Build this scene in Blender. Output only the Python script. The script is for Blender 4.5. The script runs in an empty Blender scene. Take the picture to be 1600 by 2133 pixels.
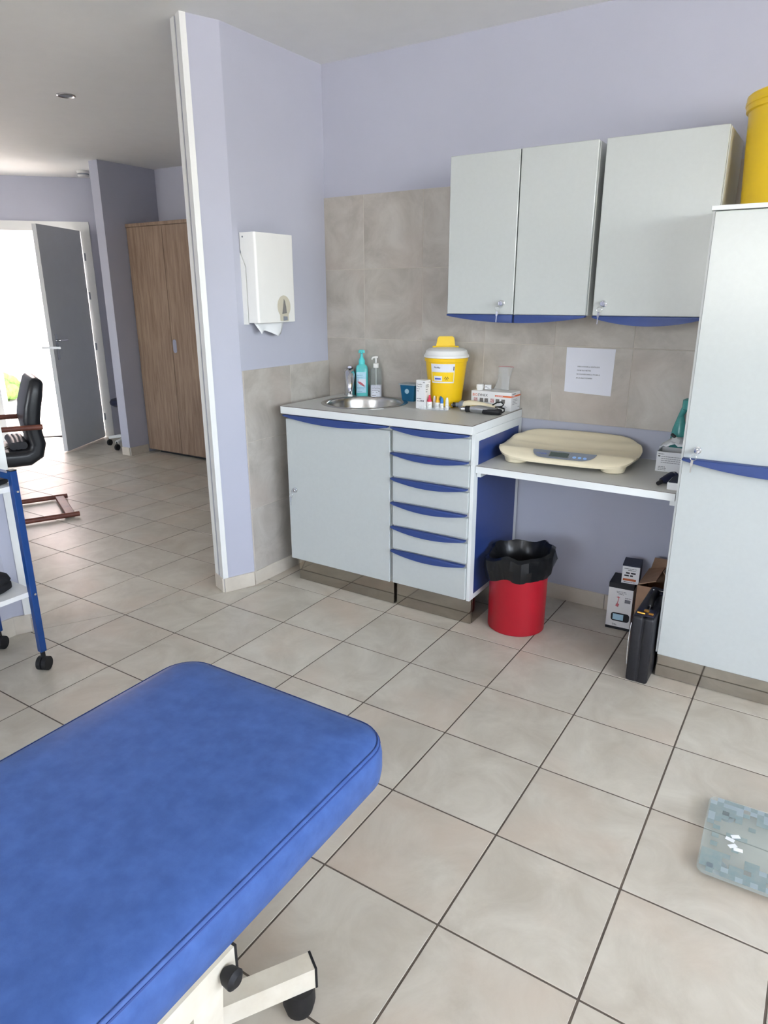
import bpy, bmesh, math, random
from mathutils import Vector, Matrix
random.seed(7)
PI = math.pi
scn = bpy.context.scene
COL = scn.collection

# ------------------------------------------------------------------ camera
CW, CF = 1600.0, 1429.57
cam_d = bpy.data.cameras.new('camera'); cam = bpy.data.objects.new('camera', cam_d); COL.objects.link(cam)
cam_d.sensor_fit = 'HORIZONTAL'; cam_d.sensor_width = 36.0; cam_d.lens = CF / CW * 36.0
cam_d.clip_start = 0.02; cam_d.clip_end = 200
_R = [(0.84163763, 0.54003734, -0.00240211), (0.16116488, -0.25541265, -0.95330492), (-0.51543378, 0.80195016, -0.30199995)]
_C = (2.25877439, -2.47264392, 1.42455014)
m = Matrix.Identity(4)
for i in range(3):
    m[i][0] = _R[0][i]; m[i][1] = -_R[1][i]; m[i][2] = -_R[2][i]; m[i][3] = _C[i]
cam.matrix_world = m
scn.camera = cam

# ------------------------------------------------------------------ world, sun, exposure
scn.view_settings.view_transform = 'Standard'; scn.view_settings.look = 'None'
scn.view_settings.gamma = 1.0; scn.view_settings.use_curve_mapping = False
scn.view_settings.exposure = 2.10
w = bpy.data.worlds.new('sky'); scn.world = w; w.use_nodes = True
nt = w.node_tree; nt.nodes.clear()
wo = nt.nodes.new('ShaderNodeOutputWorld'); bg = nt.nodes.new('ShaderNodeBackground')
sky = nt.nodes.new('ShaderNodeTexSky'); sky.sky_type = 'NISHITA'; sky.sun_disc = False
sky.sun_elevation = math.radians(48); sky.sun_rotation = math.radians(-122.4); sky.air_density = 1.0; sky.dust_density = 2.0
mx = nt.nodes.new('ShaderNodeMix'); mx.data_type = 'RGBA'; mx.inputs[0].default_value = 0.5
mx.inputs[7].default_value = (5.2, 5.2, 5.2, 1)
nt.links.new(sky.outputs[0], mx.inputs[6]); nt.links.new(mx.outputs[2], bg.inputs[0])
bg.inputs[1].default_value = 1.0
nt.links.new(bg.outputs[0], wo.inputs[0])

sl = bpy.data.lights.new('sun_offscreen', 'SUN'); sl.energy = 14.0; sl.angle = math.radians(0.6); sl.color = (1.0, 0.94, 0.86)
so = bpy.data.objects.new('sun_offscreen', sl); COL.objects.link(so)
so.rotation_euler = Vector((-0.52, -0.33, 0.72)).to_track_quat('Z', 'Y').to_euler(); so.location = (-8, -5, 9)

def portal(name, loc, rot, sx, sy):
    l = bpy.data.lights.new(name, 'AREA'); l.shape = 'RECTANGLE'; l.size = sx; l.size_y = sy
    l.cycles.is_portal = True
    o = bpy.data.objects.new(name, l); COL.objects.link(o); o.location = loc; o.rotation_euler = rot
    return o
YR = -6.4            # rear wall
portal('window_rear_offscreen', (1.4, YR - 0.02, 1.75), (PI/2, 0, 0), 1.6, 1.1)      # window of the examination room
portal('window_office_offscreen', (-3.1, YR - 0.02, 1.75), (PI/2, 0, 0), 3.0, 1.1)      # window of the office

portal('window_right_offscreen', (5.70 + 0.02, -2.85, 1.85), (0, PI/2, 0), 1.1, 4.7)          # side window of the examination room

# ------------------------------------------------------------------ materials
def L(c):
    def f(v):
        v = v / 255.0
        return v / 12.92 if v <= 0.04045 else ((v + 0.055) / 1.055) ** 2.4
    return (f(c[0]), f(c[1]), f(c[2]), 1.0)

def mat(name, rgb, rough=0.5, metal=0.0, noise=0.0, nscale=8.0, bump=0.0, bscale=200.0, spec=0.5, trans=0.0, alpha=1.0, coat=0.0, ior=1.45, rgb2=None, detail=4.0, stretch=None, tint=0.0, sheen=0.0):
    M = bpy.data.materials.new(name); M.use_nodes = True
    t = M.node_tree; b = t.nodes['Principled BSDF']
    b.inputs['Base Color'].default_value = L(rgb); b.inputs['Roughness'].default_value = rough
    b.inputs['Metallic'].default_value = metal; b.inputs['Specular IOR Level'].default_value = spec
    b.inputs['Transmission Weight'].default_value = trans; b.inputs['Alpha'].default_value = alpha
    b.inputs['Coat Weight'].default_value = coat; b.inputs['IOR'].default_value = ior
    if noise or rgb2:
        g = t.nodes.new('ShaderNodeNewGeometry'); n = t.nodes.new('ShaderNodeTexNoise')
        n.inputs['Scale'].default_value = nscale; n.inputs['Detail'].default_value = detail; n.inputs['Roughness'].default_value = 0.6
        src = g.outputs['Position']
        if stretch:
            mp = t.nodes.new('ShaderNodeMapping'); mp.inputs['Scale'].default_value = stretch
            t.links.new(src, mp.inputs[0]); src = mp.outputs[0]
        t.links.new(src, n.inputs['Vector'])
        r = t.nodes.new('ShaderNodeValToRGB'); r.color_ramp.elements[0].position = 0.35; r.color_ramp.elements[1].position = 0.68
        c2 = rgb2 if rgb2 else tuple(max(0, c * (1 - noise)) for c in rgb)
        r.color_ramp.elements[0].color = L(c2); r.color_ramp.elements[1].color = L(rgb)
        t.links.new(n.outputs[0], r.inputs[0])
        out = r.outputs[0]
        if tint:
            oi = t.nodes.new('ShaderNodeObjectInfo'); hs = t.nodes.new('ShaderNodeHueSaturation')
            mr = t.nodes.new('ShaderNodeMapRange'); mr.inputs[3].default_value = 1 - tint; mr.inputs[4].default_value = 1 + tint
            t.links.new(oi.outputs['Random'], mr.inputs[0]); t.links.new(mr.outputs[0], hs.inputs['Value'])
            t.links.new(out, hs.inputs['Color']); out = hs.outputs[0]
        t.links.new(out, b.inputs['Base Color'])
    if bump:
        g2 = t.nodes.new('ShaderNodeNewGeometry'); n2 = t.nodes.new('ShaderNodeTexNoise'); n2.inputs['Scale'].default_value = bscale
        n2.inputs['Detail'].default_value = 3
        bp = t.nodes.new('ShaderNodeBump'); bp.inputs['Strength'].default_value = bump; bp.inputs['Distance'].default_value = 0.001
        t.links.new(g2.outputs['Position'], n2.inputs['Vector']); t.links.new(n2.outputs[0], bp.inputs['Height']); t.links.new(bp.outputs[0], b.inputs['Normal'])
    return M

def tile_mat(name, base, dark, pink, rough, tint):
    M = bpy.data.materials.new(name); M.use_nodes = True
    t = M.node_tree; b = t.nodes['Principled BSDF']; N = t.nodes.new
    g = N('ShaderNodeNewGeometry'); oi = N('ShaderNodeObjectInfo')
    mu = N('ShaderNodeVectorMath'); mu.operation = 'SCALE'; cb = N('ShaderNodeCombineXYZ')
    t.links.new(oi.outputs['Random'], cb.inputs[2]); t.links.new(cb.outputs[0], mu.inputs[0]); mu.inputs['Scale'].default_value = 40
    ad = N('ShaderNodeVectorMath'); ad.operation = 'ADD'; t.links.new(g.outputs['Position'], ad.inputs[0]); t.links.new(mu.outputs[0], ad.inputs[1])
    n1 = N('ShaderNodeTexNoise'); n1.inputs['Scale'].default_value = 5.5; n1.inputs['Detail'].default_value = 7; n1.inputs['Roughness'].default_value = 0.65; n1.inputs['Distortion'].default_value = 0.6
    n2 = N('ShaderNodeTexNoise'); n2.inputs['Scale'].default_value = 2.6; n2.inputs['Detail'].default_value = 3
    t.links.new(ad.outputs[0], n1.inputs['Vector']); t.links.new(ad.outputs[0], n2.inputs['Vector'])
    r1 = N('ShaderNodeValToRGB'); r1.color_ramp.elements[0].position = 0.34; r1.color_ramp.elements[1].position = 0.66
    r1.color_ramp.elements[0].color = L(dark); r1.color_ramp.elements[1].color = L(base); t.links.new(n1.outputs[0], r1.inputs[0])
    r2 = N('ShaderNodeMapRange'); r2.inputs[1].default_value = 0.5; r2.inputs[2].default_value = 0.72; r2.inputs[4].default_value = 0.55; t.links.new(n2.outputs[0], r2.inputs[0])
    mxx = N('ShaderNodeMix'); mxx.data_type = 'RGBA'; t.links.new(r2.outputs[0], mxx.inputs[0]); t.links.new(r1.outputs[0], mxx.inputs[6]); mxx.inputs[7].default_value = L(pink)
    hs = N('ShaderNodeHueSaturation'); mr = N('ShaderNodeMapRange'); mr.inputs[3].default_value = 1 - tint; mr.inputs[4].default_value = 1 + tint
    t.links.new(oi.outputs['Random'], mr.inputs[0]); t.links.new(mr.outputs[0], hs.inputs['Value']); t.links.new(mxx.outputs[2], hs.inputs['Color'])
    t.links.new(hs.outputs[0], b.inputs['Base Color'])
    rr = N('ShaderNodeMapRange'); rr.inputs[3].default_value = rough - 0.05; rr.inputs[4].default_value = rough + 0.08; t.links.new(n1.outputs[0], rr.inputs[0]); t.links.new(rr.outputs[0], b.inputs['Roughness'])
    bp = N('ShaderNodeBump'); bp.inputs['Strength'].default_value = 0.06; bp.inputs['Distance'].default_value = 0.002
    t.links.new(n1.outputs[0], bp.inputs['Height']); t.links.new(bp.outputs[0], b.inputs['Normal'])
    return M

def wood_mat(name, a, c, rough=0.45, sc=(14, 14, 1.2)):
    return mat(name, a, rough=rough, rgb2=c, nscale=2.6, detail=8, stretch=sc, bump=0.05, bscale=80)

def vinyl_mat():
    M = mat('blue_vinyl', (70, 102, 166), rough=0.45, rgb2=(58, 88, 148), nscale=26, detail=6, bump=0.12, bscale=420)
    b = M.node_tree.nodes['Principled BSDF']; b.inputs['Specular IOR Level'].default_value = 0.4
    return M

LAV = (185, 187, 201)
M = dict(
    lav=mat('lavender_paint', LAV, rough=0.75, noise=0.02, nscale=2.0, bump=0.12, bscale=260),
    white_paint=mat('white_ceiling_paint', (238, 238, 236), rough=0.85, noise=0.01, bump=0.08, bscale=180),
    pink_paint=mat('pinkish_white_paint', (214, 194, 186), rough=0.8, noise=0.02),
    white_gloss=mat('white_gloss_paint', (232, 233, 230), rough=0.35, noise=0.01),
    door_grey=mat('door_grey_paint', (196, 198, 200), rough=0.4, noise=0.015),
    floor_tile=tile_mat('beige_floor_tile', (205, 199, 185), (184, 176, 161), (200, 180, 161), 0.36, 0.018),
    wall_tile=tile_mat('beige_wall_tile', (194, 189, 181), (168, 161, 152), (186, 173, 163), 0.32, 0.012),
    skirt=tile_mat('beige_skirting_tile', (212, 204, 190), (198, 190, 176), (205, 190, 176), 0.35, 0.012),
    grout=mat('dark_grout', (104, 94, 84), rough=0.9, noise=0.12, nscale=30),
    grout_l=mat('light_grout', (205, 198, 186), rough=0.9, noise=0.05, nscale=30),
    concrete=mat('sunlit_concrete', (208, 205, 199), rough=0.9, noise=0.1, nscale=3),
    cab=mat('pearl_grey_laminate', (191, 196, 194), rough=0.22, noise=0.012, nscale=60, bump=0.05, bscale=900, spec=0.45),
    cabwhite=mat('white_laminate_edge', (226, 229, 228), rough=0.4, noise=0.01),
    blue=mat('royal_blue_plastic', (48, 70, 130), rough=0.38, noise=0.03, nscale=40),
    bluepanel=mat('royal_blue_panel', (42, 62, 120), rough=0.3, noise=0.03, nscale=20),
    worktop=mat('pale_grey_worktop', (203, 202, 196), rough=0.42, noise=0.03, nscale=240, bump=0.06, bscale=700),
    steel=mat('brushed_steel', (190, 188, 184), rough=0.24, metal=1.0, noise=0.06, nscale=12),
    mirror_steel=mat('polished_steel_plinth', (176, 170, 160), rough=0.07, metal=1.0, noise=0.05, nscale=5),
    chrome=mat('chrome', (215, 215, 218), rough=0.06, metal=1.0, noise=0.02),
    black=mat('black_plastic', (30, 30, 33), rough=0.45, noise=0.1, nscale=30),
    rubber=mat('black_rubber', (26, 26, 28), rough=0.6, noise=0.1, nscale=30),
    white=mat('white_plastic', (236, 236, 233), rough=0.35, noise=0.01),
    cream=mat('cream_plastic', (238, 226, 196), rough=0.38, noise=0.015, nscale=12),
    tray=mat('cream_tray_plastic', (222, 208, 178), rough=0.3, noise=0.015, nscale=12),
    grey=mat('grey_panel_plastic', (132, 138, 148), rough=0.4, noise=0.03),
    lcd=mat('lcd_glass', (84, 96, 92), rough=0.2, noise=0.03),
    button=mat('pale_blue_button', (150, 190, 240), rough=0.3, noise=0.02),
    yellow=mat('yellow_plastic', (246, 200, 20), rough=0.36, noise=0.02, nscale=10),
    yellow2=mat('bright_yellow_plastic', (252, 212, 40), rough=0.3, noise=0.02, nscale=10),
    red=mat('red_plastic', (176, 26, 42), rough=0.38, noise=0.03, nscale=10),
    bag=mat('black_bin_liner', (24, 25, 27), rough=0.28, noise=0.2, nscale=40),
    turq=mat('turquoise_soap', (96, 196, 196), rough=0.28, noise=0.02),
    turqcap=mat('turquoise_pump', (90, 214, 216), rough=0.35, noise=0.02),
    labelblue=mat('pale_blue_label', (178, 216, 234), rough=0.5, noise=0.05, nscale=60),
    clear=mat('clear_plastic', (236, 240, 240), rough=0.08, trans=0.92, ior=1.2, noise=0.01),
    film=mat('clear_film', (235, 238, 240), rough=0.12, alpha=0.22, noise=0.02),
    paper=mat('white_paper', (226, 228, 238), rough=0.8, noise=0.01),
    tissue=mat('tissue_paper', (238, 240, 243), rough=0.9, noise=0.02),
    card=mat('white_carton', (232, 232, 232), rough=0.55, noise=0.015),
    cardb=mat('brown_cardboard', (172, 138, 112), rough=0.85, noise=0.06, nscale=30),
    ink=mat('black_ink', (34, 34, 38), rough=0.6, noise=0.05),
    inkgrey=mat('grey_ink', (128, 128, 132), rough=0.6, noise=0.05),
    inkblue=mat('blue_ink', (70, 90, 190), rough=0.5, noise=0.05),
    inkteal=mat('teal_ink', (60, 130, 170), rough=0.5, noise=0.05),
    orange=mat('orange_ink', (232, 112, 62), rough=0.5, noise=0.03),
    brown_o=mat('rust_ink', (190, 100, 58), rough=0.5, noise=0.03),
    pinkink=mat('pink_ink', (216, 120, 130), rough=0.5, noise=0.1, nscale=80),
    photo=mat('photo_print', (44, 42, 44), rough=0.45, rgb2=(150, 146, 142), nscale=260, detail=2),
    photo2=mat('skin_photo_print', (150, 90, 90), rough=0.45, rgb2=(222, 190, 190), nscale=240, detail=2),
    tealbox=mat('petrol_blue_plastic', (24, 104, 146), rough=0.35, noise=0.03),
    greylid=mat('grey_translucent_lid', (158, 170, 176), rough=0.3, noise=0.03),
    redcap=mat('crimson_cap', (214, 46, 80), rough=0.4, noise=0.02),
    ycap=mat('amber_cap', (250, 190, 40), rough=0.4, noise=0.02),
    bcap=mat('blue_cap', (40, 118, 196), rough=0.4, noise=0.02),
    silver=mat('silver_satin_metal', (186, 188, 190), rough=0.22, metal=0.9, noise=0.03),
    brass=mat('brass', (206, 152, 66), rough=0.28, metal=0.9, noise=0.05),
    leather=mat('black_case_leather', (38, 38, 43), rough=0.42, noise=0.2, nscale=60, bump=0.3, bscale=300),
    navy=mat('dark_navy_vinyl', (34, 38, 62), rough=0.5, noise=0.1, nscale=30),
    vinyl=vinyl_mat(),
    seam=mat('seam_thread_blue', (44, 70, 134), rough=0.6, noise=0.05),
    cframe=mat('ivory_enamel', (226, 220, 204), rough=0.38, rgb2=(214, 206, 188), nscale=14),
    cartblue=mat('blue_enamel', (20, 64, 128), rough=0.35, noise=0.06, nscale=12),
    cartwhite=mat('white_melamine', (228, 228, 226), rough=0.4, noise=0.015),
    chairleather=mat('black_leather', (34, 35, 38), rough=0.33, noise=0.15, nscale=20, bump=0.25, bscale=260),
    mahog=wood_mat('mahogany', (124, 72, 56), (92, 48, 38), 0.45, (6, 6, 6)),
    oak=wood_mat('grey_oak_veneer', (158, 136, 116), (126, 104, 86), 0.5),
    frosted=mat('frosted_glass', (164, 176, 172), rough=0.35, alpha=0.72, rgb2=(148, 168, 168), nscale=40, spec=0.4),
    glass=mat('green_glass', (206, 220, 216), rough=0.05, alpha=0.28, spec=0.7, noise=0.02),
    green=mat('green_folder', (30, 150, 128), rough=0.4, noise=0.04),
    magazine=mat('magazine_paper', (196, 186, 176), rough=0.4, rgb2=(120, 110, 108), nscale=40),
    nylon=mat('black_nylon', (22, 22, 25), rough=0.7, noise=0.2, nscale=80, bump=0.4, bscale=600),
    mask=mat('teal_mask_plastic', (80, 168, 164), rough=0.25, alpha=0.82, noise=0.08, nscale=30),
    smoke=mat('smoky_beige_plastic', (206, 200, 182), rough=0.2, noise=0.03),
    hedge=mat('hedge_leaves', (104, 134, 60), rough=0.8, rgb2=(60, 86, 36), nscale=18),
    edge=mat('brown_edge_line', (108, 98, 90), rough=0.6, noise=0.05),
    lampw=mat('lamp_white', (214, 214, 212), rough=0.3, noise=0.01),
)

# ------------------------------------------------------------------ mesh helpers
class B:
    def __init__(s): s.bm = bmesh.new()
    def box(s, x0, x1, y0, y1, z0, z1, bev=0.0, seg=1, rot=None):
        r = bmesh.ops.create_cube(s.bm, size=1.0)
        vs = r['verts']
        for v in vs:
            v.co = Vector((x0 + (v.co.x + .5) * (x1 - x0), y0 + (v.co.y + .5) * (y1 - y0), z0 + (v.co.z + .5) * (z1 - z0)))
        if rot is not None:
            for v in vs: v.co = rot @ v.co
        if bev:
            es = list({e for v in vs for e in v.link_edges})
            bmesh.ops.bevel(s.bm, geom=es, offset=bev, segments=seg, affect='EDGES', profile=0.5, clamp_overlap=True)
        return s
    def prism(s, pts, h, mtx=None, bev=0.0, seg=1):
        """pts: 2D polygon (x,y), extruded 0..h along local z, then transformed."""
        mtx = mtx or Matrix.Identity(4)
        lo = [s.bm.verts.new(mtx @ Vector((p[0], p[1], 0))) for p in pts]
        hi = [s.bm.verts.new(mtx @ Vector((p[0], p[1], h))) for p in pts]
        n = len(pts)
        fs = [s.bm.faces.new(lo[::-1]), s.bm.faces.new(hi)]
        for i in range(n): fs.append(s.bm.faces.new((lo[i], lo[(i+1) % n], hi[(i+1) % n], hi[i])))
        if bev:
            es = list({e for e in fs[1].edges})
            bmesh.ops.bevel(s.bm, geom=es, offset=bev, segments=seg, affect='EDGES', profile=0.5, clamp_overlap=True)
        return s
    def lathe(s, prof, c=(0, 0, 0), n=32, mtx=None, sx=1.0, sy=1.0, cap=True):
        mtx = mtx or Matrix.Identity(4)
        rings = []
        for (r, z) in prof:
            rings.append([s.bm.verts.new(mtx @ Vector((c[0] + sx * r * math.cos(2*PI*i/n), c[1] + sy * r * math.sin(2*PI*i/n), c[2] + z))) for i in range(n)])
        for a, b in zip(rings[:-1], rings[1:]):
            for i in range(n): s.bm.faces.new((a[i], a[(i+1) % n], b[(i+1) % n], b[i]))
        if cap:
            s.bm.faces.new(rings[0][::-1]); s.bm.faces.new(rings[-1])
        return s
    def loft(s, rings, cap=True, closed=False):
        R = [[s.bm.verts.new(Vector(p)) for p in r] for r in rings]
        n = len(R[0])
        pairs = list(zip(R[:-1], R[1:]))
        if closed: pairs.append((R[-1], R[0]))
        for a, b in pairs:
            for i in range(n): s.bm.faces.new((a[i], a[(i+1) % n], b[(i+1) % n], b[i]))
        if cap and not closed:
            s.bm.faces.new(R[0][::-1]); s.bm.faces.new(R[-1])
        return s
    def tube(s, pts, r, n=10, closed=False, flat=1.0):
        P = [Vector(p) for p in pts]; rings = []
        k = len(P); up = Vector((0, 0, 1))
        prev = None
        for i, p in enumerate(P):
            a = P[i-1] if (i > 0 or closed) else P[i]
            b = P[(i+1) % k] if (i < k-1 or closed) else P[i]
            t = (b - a).normalized()
            if prev is None:
                u = t.cross(up)
                if u.length < 1e-3: u = t.cross(Vector((1, 0, 0)))
                u.normalize()
            else:
                u = (prev - t * prev.dot(t)).normalized()
            prev = u; v = t.cross(u)
            rr = r[i] if isinstance(r, (list, tuple)) else r
            rings.append([p + u * (rr * math.cos(2*PI*j/n)) + v * (rr * flat * math.sin(2*PI*j/n)) for j in range(n)])
        return s.loft(rings, cap=not closed, closed=closed)
    def cyl(s, a, b, r, r2=None, n=20):
        return s.tube([a, b], [r, r if r2 is None else r2], n)
    def sphere(s, c, r, sx=1, sy=1, sz=1, n=16):
        prof = [(max(1e-4, r*math.sin(PI*i/10)), -r*math.cos(PI*i/10)*sz) for i in range(11)]
        return s.lathe(prof, c, n, None, sx, sy)
    def face(s, pts):
        s.bm.faces.new([s.bm.verts.new(Vector(p)) for p in pts]); return s
    def build(s, name, m_, parent=None, smooth=True, ang=35):
        bmesh.ops.recalc_face_normals(s.bm, faces=s.bm.faces[:])
        me = bpy.data.meshes.new(name); s.bm.to_mesh(me); s.bm.free()
        me.materials.append(M[m_] if isinstance(m_, str) else m_)
        if smooth:
            me.shade_smooth(); me.set_sharp_from_angle(angle=math.radians(ang))
        o = bpy.data.objects.new(name, me); COL.objects.link(o)
        if parent: o.parent = parent
        return o

def tag(o, label=None, cat=None, group=None, kind=None):
    if label: o['label'] = label
    if cat: o['category'] = cat
    if group: o['group'] = group
    if kind: o['kind'] = kind
    return o
def thing(name, label, cat, loc=(0, 0, 0), rz=0.0, group=None):
    o = bpy.data.objects.new(name, None); COL.objects.link(o); o.location = loc; o.rotation_euler = (0, 0, rz); o.empty_display_size = 0.1
    return tag(o, label, cat, group)
def struct(o): o['kind'] = 'structure'; return o
def sempty(name, loc=(0, 0, 0), rz=0.0):
    o = bpy.data.objects.new(name, None); COL.objects.link(o); o.location = loc; o.rotation_euler = (0, 0, rz); return struct(o)
def copy_tree(o, parent=None):
    c = o.copy(); COL.objects.link(c); c.parent = parent
    for ch in list(o.children): copy_tree(ch, c)
    return c

def frame(o, x, y):
    """matrix from origin, local x axis and local y axis (z = x cross y)"""
    x = Vector(x).normalized(); y = Vector(y).normalized(); z = x.cross(y)
    return Matrix(((x.x, y.x, z.x, o[0]), (x.y, y.y, z.y, o[1]), (x.z, y.z, z.z, o[2]), (0, 0, 0, 1)))
def text(s, size, m_, parent, o, x, y, align='LEFT', name='lettering', ex=0.0002, sx=1.0):
    c = bpy.data.curves.new('t', 'FONT'); c.body = s; c.size = size; c.extrude = ex; c.align_x = align; c.resolution_u = 2
    t = bpy.data.objects.new('t', c); COL.objects.link(t)
    dg = bpy.context.evaluated_depsgraph_get(); me = bpy.data.meshes.new_from_object(t.evaluated_get(dg))
    bpy.data.objects.remove(t); bpy.data.curves.remove(c)
    fm = frame(o, x, y) @ Matrix.Diagonal((sx, 1, 1, 1))
    me.transform(fm); me.materials.clear(); me.materials.append(M[m_])
    ob = bpy.data.objects.new(name, me); COL.objects.link(ob)
    if parent: ob.parent = parent
    return ob
def patch(m_, parent, o, x, y, w_, h_, name='print', t=0.0003, rad=0.0):
    """a thin printed rectangle on a surface"""
    b = B()
    if rad:
        b.prism(rrect(0, w_, 0, h_, rad, 5), t, frame(o, x, y))
    else:
        b.prism([(0, 0), (w_, 0), (w_, h_), (0, h_)], t, frame(o, x, y))
    return b.build(name, m_, parent, smooth=False)
def lines(m_, parent, o, x, y, rows, name='small_print', h=0.0012, t=0.0003):
    """blocks of unreadable small print: rows = (u0, v, length)"""
    b = B(); fm = frame(o, x, y)
    for (u, v, l) in rows:
        p = u
        while p < u + l - 1e-6:
            q = min(u + l, p + random.uniform(2.0, 5.0) * h)
            b.prism([(p, v), (q, v), (q, v + h), (p, v + h)], t, fm); p = q + h * 0.7
    o = b.build(name, m_, parent, smooth=False); o['kind'] = 'stuff'
    return o
def rrect(x0, x1, y0, y1, r, n=6):
    out = []
    for cx, cy, a in ((x1-r, y0+r, -PI/2), (x1-r, y1-r, 0), (x0+r, y1-r, PI/2), (x0+r, y0+r, PI)):
        for i in range(n+1):
            t = a + PI/2*i/n; out.append((cx + r*math.cos(t), cy + r*math.sin(t)))
    return out
def clip(poly, a, b, c):
    """keep the part of a convex polygon with a*x+b*y+c >= 0"""
    out = []
    for i in range(len(poly)):
        p, q = poly[i], poly[(i+1) % len(poly)]
        dp, dq = a*p[0]+b*p[1]+c, a*q[0]+b*q[1]+c
        if dp >= 0: out.append(p)
        if (dp >= 0) != (dq >= 0):
            t = dp/(dp-dq); out.append((p[0]+t*(q[0]-p[0]), p[1]+t*(q[1]-p[1])))
    return out

# ================================================================== THE SETTING
H = 2.49; P = 0.337
WY = 0.588                 # back wall face
LX = -0.065                # left wall face
F0 = Vector((LX, -0.09, 0)); F1 = Vector((-0.128, -0.240, 0))       # folded end of the left wall
J0 = Vector((-0.550, -1.000, 0)); J1 = Vector((-0.580, -1.062, 0))  # other side of the wide opening
K = Vector((-3.97, 2.09, 0)); U = Vector((-0.685, -0.728, 0)).normalized()   # slanted wall of the office with the open door
NW = Vector((U.y, -U.x, 0))                                          # its outward normal
if NW.x > 0: NW = -NW
XR = 5.70; XL = -6.2; YB = 2.10

# ---- floor: slab of grout with single tiles laid on it
flr = B().box(XL - 0.1, XR + 0.1, YR - 0.1, YB + 0.1, -0.12, -0.0016).build('floor', 'grout', smooth=False); struct(flr)
full_tile = None
G = 0.0027; TH = 0.008
def in_rooms(x, y):
    e = 0.17
    if x < XL - e or x > XR + e or y < YR - e or y > YB + e: return False
    if y > WY + e and x > -0.2 + e: return False
    d = (Vector((x, y, 0)) - K).dot(NW)
    if d > 0.2: return False
    return True
jd = (J0 - F1).normalized(); jn = (-jd.y, jd.x)      # joint line across the opening
jc = -(jn[0]*F1.x + jn[1]*F1.y)
cells = []
for i in range(-20, 20):
    for j in range(-20, 8):
        x, y = (i + .5)*P, (j + .5)*P
        if in_rooms(x, y): cells.append((i, j))
cells.sort(key=lambda c: (Vector(((c[0]+.5)*P, (c[1]+.5)*P, 0)) - Vector((1.2, -1.3, 0))).length + (1.2 if (c[1]+.5)*P < -2.1 else 0) + (2.5 if (c[0]+.5)*P > 2.9 else 0))
rest = B(); ntile = 0
for (i, j) in cells:
    x0, x1, y0, y1 = i*P + G, (i+1)*P - G, j*P + G, (j+1)*P - G
    sq = [(x0, y0), (x1, y0), (x1, y1), (x0, y1)]
    ds = [jn[0]*p[0] + jn[1]*p[1] + jc for p in sq]
    s0 = [(p[0]-F1.x)*jd.x + (p[1]-F1.y)*jd.y for p in sq]
    if min(ds) < 0 < max(ds) and max(s0) > -0.1 and min(s0) < (J0-F1).length + 0.1:
        polys = [clip(sq, jn[0], jn[1], jc - 0.0018), clip(sq, -jn[0], -jn[1], -jc - 0.0018)]
    else: polys = [None]
    for pl in polys:
        if pl is not None and len(pl) < 3: continue
        if ntile >= 296:
            if pl is None: rest.box(x0, x1, y0, y1, -TH, 0)
            else: rest.prism(pl, TH, Matrix.Translation((0, 0, -TH)))
            continue
        ntile += 1
        if pl is None:
            if full_tile is None:
                o = B().box(-P/2+G, P/2-G, -P/2+G, P/2-G, -TH, 0, 0.0009).build('floor_tile', 'floor_tile', flr, smooth=False)
                full_tile = o
            else:
                o = full_tile.copy(); COL.objects.link(o); o.parent = flr
            o.location = ((i+.5)*P, (j+.5)*P, 0)
        else:
            c = (sum(p[0] for p in pl)/len(pl), sum(p[1] for p in pl)/len(pl))
            o = B().prism([(p[0]-c[0], p[1]-c[1]) for p in pl], TH, Matrix.Translation((0, 0, -TH))).build('floor_tile', 'floor_tile', flr, smooth=False)
            o.location = (c[0], c[1], 0)
o = rest.build('floor_tiling', 'floor_tile', flr, smooth=False); o['kind'] = 'stuff'

# ---- ceiling
struct(B().box(XL - 0.1, XR + 0.1, YR - 0.1, YB + 0.1, H, H + 0.15).build('ceiling', 'white_paint', smooth=False))
# ---- walls
wall_back = struct(B().box(LX - 0.1, XR + 0.1, WY, WY + 0.12, 0, H).build('wall_back', 'lav', smooth=False))
wall_right = struct(B().box(XR, XR + 0.1, YR - 0.1, -5.2, 0, H).box(XR, XR + 0.1, -0.5, WY, 0, H).box(XR, XR + 0.1, -5.2, -0.5, 0, 1.3).box(XR, XR + 0.1, -5.2, -0.5, 2.40, H).build('wall_right', 'lav', smooth=False))
wn = sempty('window_3', (XR + 0.05, -5.2, 1.3))
B().box(-.03, .03, 0, 4.7, 0, .05).box(-.03, .03, 0, 4.7, 1.05, 1.10).box(-.03, .03, 0, .05, .05, 1.05).box(-.03, .03, 4.65, 4.7, .05, 1.05).box(-.03, .03, 2.32, 2.38, .05, 1.05).build('window_frame', 'white_gloss', wn)
n1 = Vector((F1.y - F0.y, -(F1.x - F0.x), 0)).normalized()          # towards the office
if n1.x > 0: n1 = -n1
E0 = Vector((LX - 0.1, -0.06, 0)); E1 = F1 + n1*0.10
wall_left = struct(B().box(LX - 0.1, LX, F0.y, YB, 0, H)
    .prism([tuple(p[:2]) for p in (F0, F0 + n1*0.042, F1 + n1*0.042, F1)], H)
    .prism([tuple(p[:2]) for p in (F0 + n1*0.062, E0, E1, F1 + n1*0.062)], H).build('wall_left', 'lav', smooth=False))
n2 = Vector((-0.90, 0.44, 0)).normalized()
Q0 = J0 + n2*0.10; Q1 = Vector((J1.x - 0.1, J1.y + 0.05, 0))
wall_partition = struct(B().prism([tuple(p[:2]) for p in (J0, Q0, Q1, J1)], H).box(J1.x - 0.1, J1.x, YR, J1.y, 0, H).build('wall_partition', 'lav', smooth=False))
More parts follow.
